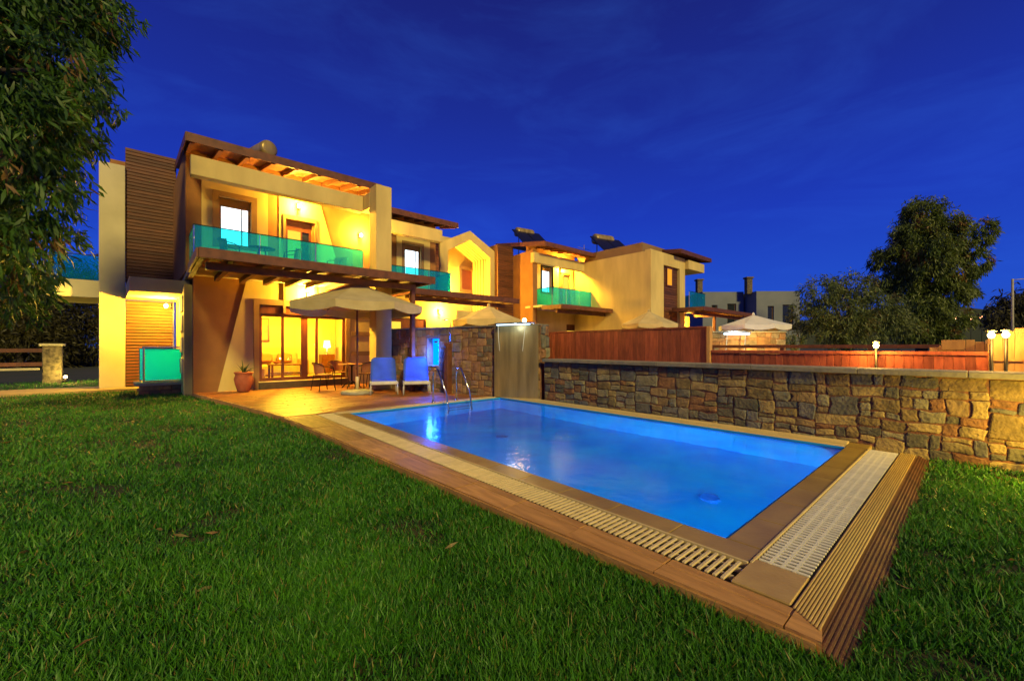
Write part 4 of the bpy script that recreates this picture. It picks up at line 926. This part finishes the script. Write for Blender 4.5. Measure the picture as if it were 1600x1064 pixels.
near = [lobe(10, 30, 6.2, 1.0, .9), lobe(95, 25, 6.8, .75, .8), lobe(160, 25, 7.2, .42, .9), lobe(55, 110, 5.8, .8, .9), lobe(125, 120, 6.6, .45, 1.1), lobe(0, 200, 5.4, .8),
        lobe(75, 210, 6.2, .55, 1.0), lobe(160, 175, 6.9, .30, .8), lobe(120, 225, 6.8, .30, .9), lobe(40, 300, 5.6, .6, .8), lobe(105, 300, 6.6, .30, 1.0), lobe(0, 380, 5.4, .6, .9),
        lobe(65, 375, 6.3, .42, .8), lobe(115, 365, 7.0, .26, .7), lobe(20, 445, 6.0, .42, .8), lobe(-120, 100, 6, 1.3), lobe(-150, 300, 5.8, 1.2), lobe(-60, -60, 6.4, 1.3), lobe(90, -70, 7, .9), lobe(0, 480, 6.6, .35, .7), lobe(30, 480, 7.5, .4, .8), lobe(185, 20, 7.3, .35, .8), lobe(60, 430, 7.2, .35, .8)]
tree('eucalyptus_tree', 'large eucalyptus with hanging leaves at upper left', (-4.2, 8.6, -.1), 3.6, near, 48000, .19, 'leaf_near', r0=.3, droop=.8, twigs=60, dry=.05, spread=.11)
far1 = [lobe(1445, 335, 31, 1.25, 1.0), lobe(1425, 370, 31, 1.35, 1.0), lobe(1475, 365, 30, 1.25, 1.1), lobe(1455, 405, 30, 1.5, 1.0), lobe(1405, 405, 31, 1.1, 1.0), lobe(1375, 405, 32, .85, 1.1), lobe(1380, 440, 32, .9, 1.0),
        lobe(1420, 445, 31, 1.3, 1.0), lobe(1540, 360, 30, .75, 1.1), lobe(1518, 385, 30, .9, 1.2), lobe(1530, 410, 30, .7, 1.2), lobe(1500, 425, 30, 1.0, 1.2), lobe(1480, 460, 30, 1.2, 1.1), lobe(1512, 455, 30, .7, 1.2),
        lobe(1445, 490, 30, 1.3, 1.0), lobe(1490, 500, 30, 1.0, 1.1), lobe(1420, 515, 30, 1.1, .8), lobe(1470, 525, 30, 1.0, .7)]
bx_, by_, _ = ray(1440, 542, 31)
tree('eucalyptus_tree', 'tall dark eucalyptus standing right of the grey olive green tree', (bx_, by_, -.1), 5.5, far1, 60000, .32, 'leaf_far', r0=.4, droop=.9, twigs=30, dry=.09, spread=.15)
far2 = [lobe(1285, 460, 28, 1.3, .8), lobe(1330, 450, 28, 1.2, .8), lobe(1265, 500, 28, 1.2, .8), lobe(1320, 495, 27, 1.5, .8), lobe(1370, 480, 27, 1.4, .9), lobe(1395, 510, 27, 1.2, .8), lobe(1340, 520, 27, 1.4, .6), lobe(1300, 525, 27, 1.0, .6), lobe(1250, 480, 28, .7, .6)]
bx_, by_, _ = ray(1325, 542, 27.5)
tree('feathery_tree', 'feathery grey green tree in front of the white houses', (bx_, by_, -.1), 2.6, far2, 17000, .30, 'leaf_olive', r0=.28, droop=.6, twigs=30, dry=.05, spread=.13)
far3 = [lobe(1580, 485, 60, 3.0, .5), lobe(1610, 480, 60, 3.5, .5), lobe(1560, 500, 58, 2, .5)]
bx_, by_, _ = ray(1590, 540, 60)
tree('distant_tree', 'low dark distant tree at the right horizon', (bx_, by_, -.1), 3, far3, 4000, .9, 'leaf_dark', r0=.3, twigs=16)
for i, (px, dep, ls, lb) in enumerate(((30, 27, [(30, 470, 2.2), (-30, 520, 2.5), (60, 530, 2.0)], 'dark bushy tree behind the garden fence at far left'),
                                       (110, 30, [(110, 480, 2.2), (140, 530, 2.2), (80, 545, 2.0), (120, 575, 1.5)], 'dark bushy tree between the stone pillar and the fin wall'),
                                       (-80, 26, [(-80, 480, 3), (-140, 420, 3)], 'dark tree at the left frame edge behind the fence'),
                                       (60, 36, [(60, 440, 2.6), (0, 430, 2.8), (100, 440, 2.4), (130, 470, 2.4), (145, 430, 1.8), (30, 500, 3), (110, 520, 2.6)], 'tall dark tree behind the left balcony'))):
    b_ = ray(px, 542, dep); tree('garden_tree', lb, (b_[0], b_[1], -.1), 1.4, [lobe(a, b, dep, r_, .9) for a, b, r_ in ls], 15000, .36, 'leaf_dark', r0=.2, droop=.4, twigs=22)
b_ = ray(1240, 533, 20); tree('small_shrub', 'small green shrub right of the neighbour stone wall', (b_[0], b_[1], -.1), .8, [(b_[0], b_[1], 1.35, .42, .35)], 900, .16, 'leaf_olive', r0=.03, droop=.2, twigs=30, cat='shrub')
b_ = (6.72, -.42); tree('weed', 'small leafy weed at the foot of the stone wall near the right edge', (b_[0], b_[1], -.1), .12, [(b_[0], b_[1], .12, .12, .10)], 60, .07, 'leaf_olive', r0=.006, droop=.1, twigs=60, cat='plant')

# ------------------------------------------------------------------ distance: white houses, hill, pole, lights
def far_house(label, px0, px1, dep, top, wins, chim):
    a = ray(px0, 542, dep); b = ray(px1, 542, dep); u = Vector((b[0] - a[0], b[1] - a[1], 0)); ln = u.length; rz = math.atan2(u.y, u.x)
    t = thing('white_house', label, 'house', (a[0], a[1], 0), rz, local=True)
    h = ray(0, top, dep)[2]
    holed_wall('wall', t, 0, ln, -.1, h, 0, .3, [(w0 * ln, w1 * ln, z0_ * h, z1_ * h) for w0, w1, z0_, z1_ in wins], 'far_white')
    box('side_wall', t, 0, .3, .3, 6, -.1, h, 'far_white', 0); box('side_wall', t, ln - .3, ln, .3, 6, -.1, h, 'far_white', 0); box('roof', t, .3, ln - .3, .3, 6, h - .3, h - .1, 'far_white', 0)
    for w0, w1, z0_, z1_ in wins:
        f = holed_wall('window', t, w0 * ln, w1 * ln, z0_ * h, z1_ * h, .16, .22, [(w0 * ln + .1, w1 * ln - .1, z0_ * h + .1, z1_ * h - .1)], 'taupe'); box('pane', f, w0 * ln + .1, w1 * ln - .1, .18, .2, z0_ * h + .1, z1_ * h - .1, 'dark_glass', 0)
    cx, cz = chim; box('chimney', t, cx * ln - .3, cx * ln + .3, .8, 1.4, h - .2, h + cz, 'rock_pillar', .03); box('chimney_cap', t, cx * ln - .4, cx * ln + .4, .7, 1.5, h + cz + .002, h + cz + .18, 'rock_pillar', .03)
    return t
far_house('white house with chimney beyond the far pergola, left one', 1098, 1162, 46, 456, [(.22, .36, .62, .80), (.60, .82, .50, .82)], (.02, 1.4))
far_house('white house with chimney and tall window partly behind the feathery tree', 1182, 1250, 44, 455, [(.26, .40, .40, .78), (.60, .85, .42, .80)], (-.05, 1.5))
hp = [(-600, 900)]
vs_ = []; fs_ = []; nh = 60
for i in range(nh):
    px = 1000 + i * 18; hgt = 484 + 18 * math.cos((px - 1470) / 110) * -.3 + 5 * math.sin(px * .021) + max(0, (1460 - px)) * .05
    x, y, z = ray(px, min(hgt, 530), 420); vs_ += [(x, y, -2), (x, y, z), (x * 1.3, y * 1.3, -2)]
for i in range(nh - 1):
    b = i * 3; fs_ += [(b, b + 3, b + 4, b + 1), (b + 1, b + 4, b + 5, b + 2)]
structure(mesh('hill', vs_, fs_, 'hill', smooth=True))
for px, py, lb in ((1492, 497, 'left faint orange light on the distant hillside'), (1517, 497, 'brightest reddish light on the distant hillside'), (1534, 496, 'right faint orange light on the distant hillside')):
    x, y, z = ray(px, py, 330); t = thing('distant_light', lb, 'lamp', (x, y, 0)); lathe('pole', t, [(.2, 0), (.15, z)], 'black_metal', (x, y, 0), 6)
    lathe('bulb', t, [(0, -1.1), (.9, -.6), (1.2, 0), (.9, .6), (0, 1.1)], 'bulb_red', (x, y, z), 10)
x, y, z = ray(1582, 436, 24); up_ = thing('utility_pole', 'slim pale utility pole at the right edge', 'pole', (x, y, 0))
lathe('mast', up_, [(.07, -.1), (.055, z)], 'concrete', (x, y, 0), 10); tube('arm', up_, [(x, y, z - .05), (x + .5, y - .5, z)], .025, 'concrete', 6)

# ------------------------------------------------------------------ grass
def in_poly(x, y, poly):
    r_ = np.zeros(len(x), bool); j = len(poly) - 1
    for i in range(len(poly)):
        xi, yi = poly[i]; xj, yj = poly[j]
        c_ = ((yi > y) != (yj > y)) & (x < (xj - xi) * (y - yi) / (yj - yi + 1e-12) + xi); r_ ^= c_; j = i
    return r_
NG = 640000
dep = 1.0 * (24 / 1.0) ** RNG.uniform(0, 1, NG); th = RNG.uniform(R(-62), R(62), NG)
gx = dep * np.cos(R(48.5) + th) / np.cos(th * .0 + 0); gy = dep * np.sin(R(48.5) + th)
lp = [(-14, -6), (2.13, -6), (2.13, .5), (1.81, 8.1), (.89, 13.9), (.84, 15.28), (-.3, 15.32), (-.34, 17.1), (-14, 17.86)]
rp_ = [(2.13, -6), (6.93, -6), (6.93, .335), (2.13, .335)]; bp_ = [(-14, 19.6), (-.9, 18.95), (-.9, 24), (-14, 24)]
ok = in_poly(gx, gy, lp) | in_poly(gx, gy, rp_) | in_poly(gx, gy, bp_)
# thin, worn patches
pn = np.sin(gx * 3.1 + 1.3 * np.sin(gy * 2.3)) * np.sin(gy * 2.7 + 1.1 * np.sin(gx * 1.9)) + .6 * np.sin(gx * 9 + 2 * np.sin(gy * 7)) * np.sin(gy * 8.3)
ok &= ~((pn < -.75) & (RNG.uniform(0, 1, NG) < .72)); gx, gy, dep, pn = gx[ok], gy[ok], dep[ok], pn[ok]; n_ = len(gx)
ctr = np.stack([gx, gy, np.full(n_, -.10)], 1); dr = RNG.normal(size=(n_, 3)) * .45; dr[:, 2] = RNG.uniform(.55, 1.2, n_)
ln = RNG.uniform(.04, .09, n_) * (1 + .22 * np.clip(pn, -.6, 1)); wd = np.clip(.0042 + .0009 * dep, .004, .016) * RNG.uniform(.7, 1.3, n_)
lf = np.sin(gx * .9 + 1.7 * np.sin(gy * .6)) * np.sin(gy * .75 + 1.2 * np.sin(gx * .8)); vv = np.clip(.36 + .16 * pn + .12 * lf + RNG.normal(size=n_) * .24, 0, .82); dryb = RNG.uniform(0, 1, n_) < .045; vv[dryb] = RNG.uniform(.9, 1, dryb.sum())
go = leaves_mesh('grass', 'grass', None, ctr, dr, ln, wd, vv, bend=.5); go['kind'] = 'stuff'; tag(go, 'short green lawn grass around the pool and house', 'grass')

nf = 260; fx, fy = RNG.uniform(-5, 6.8, nf), RNG.uniform(-.5, 13, nf); okf = in_poly(fx, fy, lp) | in_poly(fx, fy, rp_); fx, fy = fx[okf], fy[okf]; nf = len(fx)
fd = RNG.normal(size=(nf, 3)); fd[:, 2] *= .12
fo = leaves_mesh('fallen_leaves', 'leaf_near', None, np.stack([fx, fy, np.full(nf, -.045)], 1), fd, RNG.uniform(.05, .10, nf), RNG.uniform(.012, .022, nf), RNG.uniform(.9, 1, nf), bend=.3)
fo['kind'] = 'stuff'; tag(fo, 'dry fallen leaves scattered over the lawn', 'leaves')
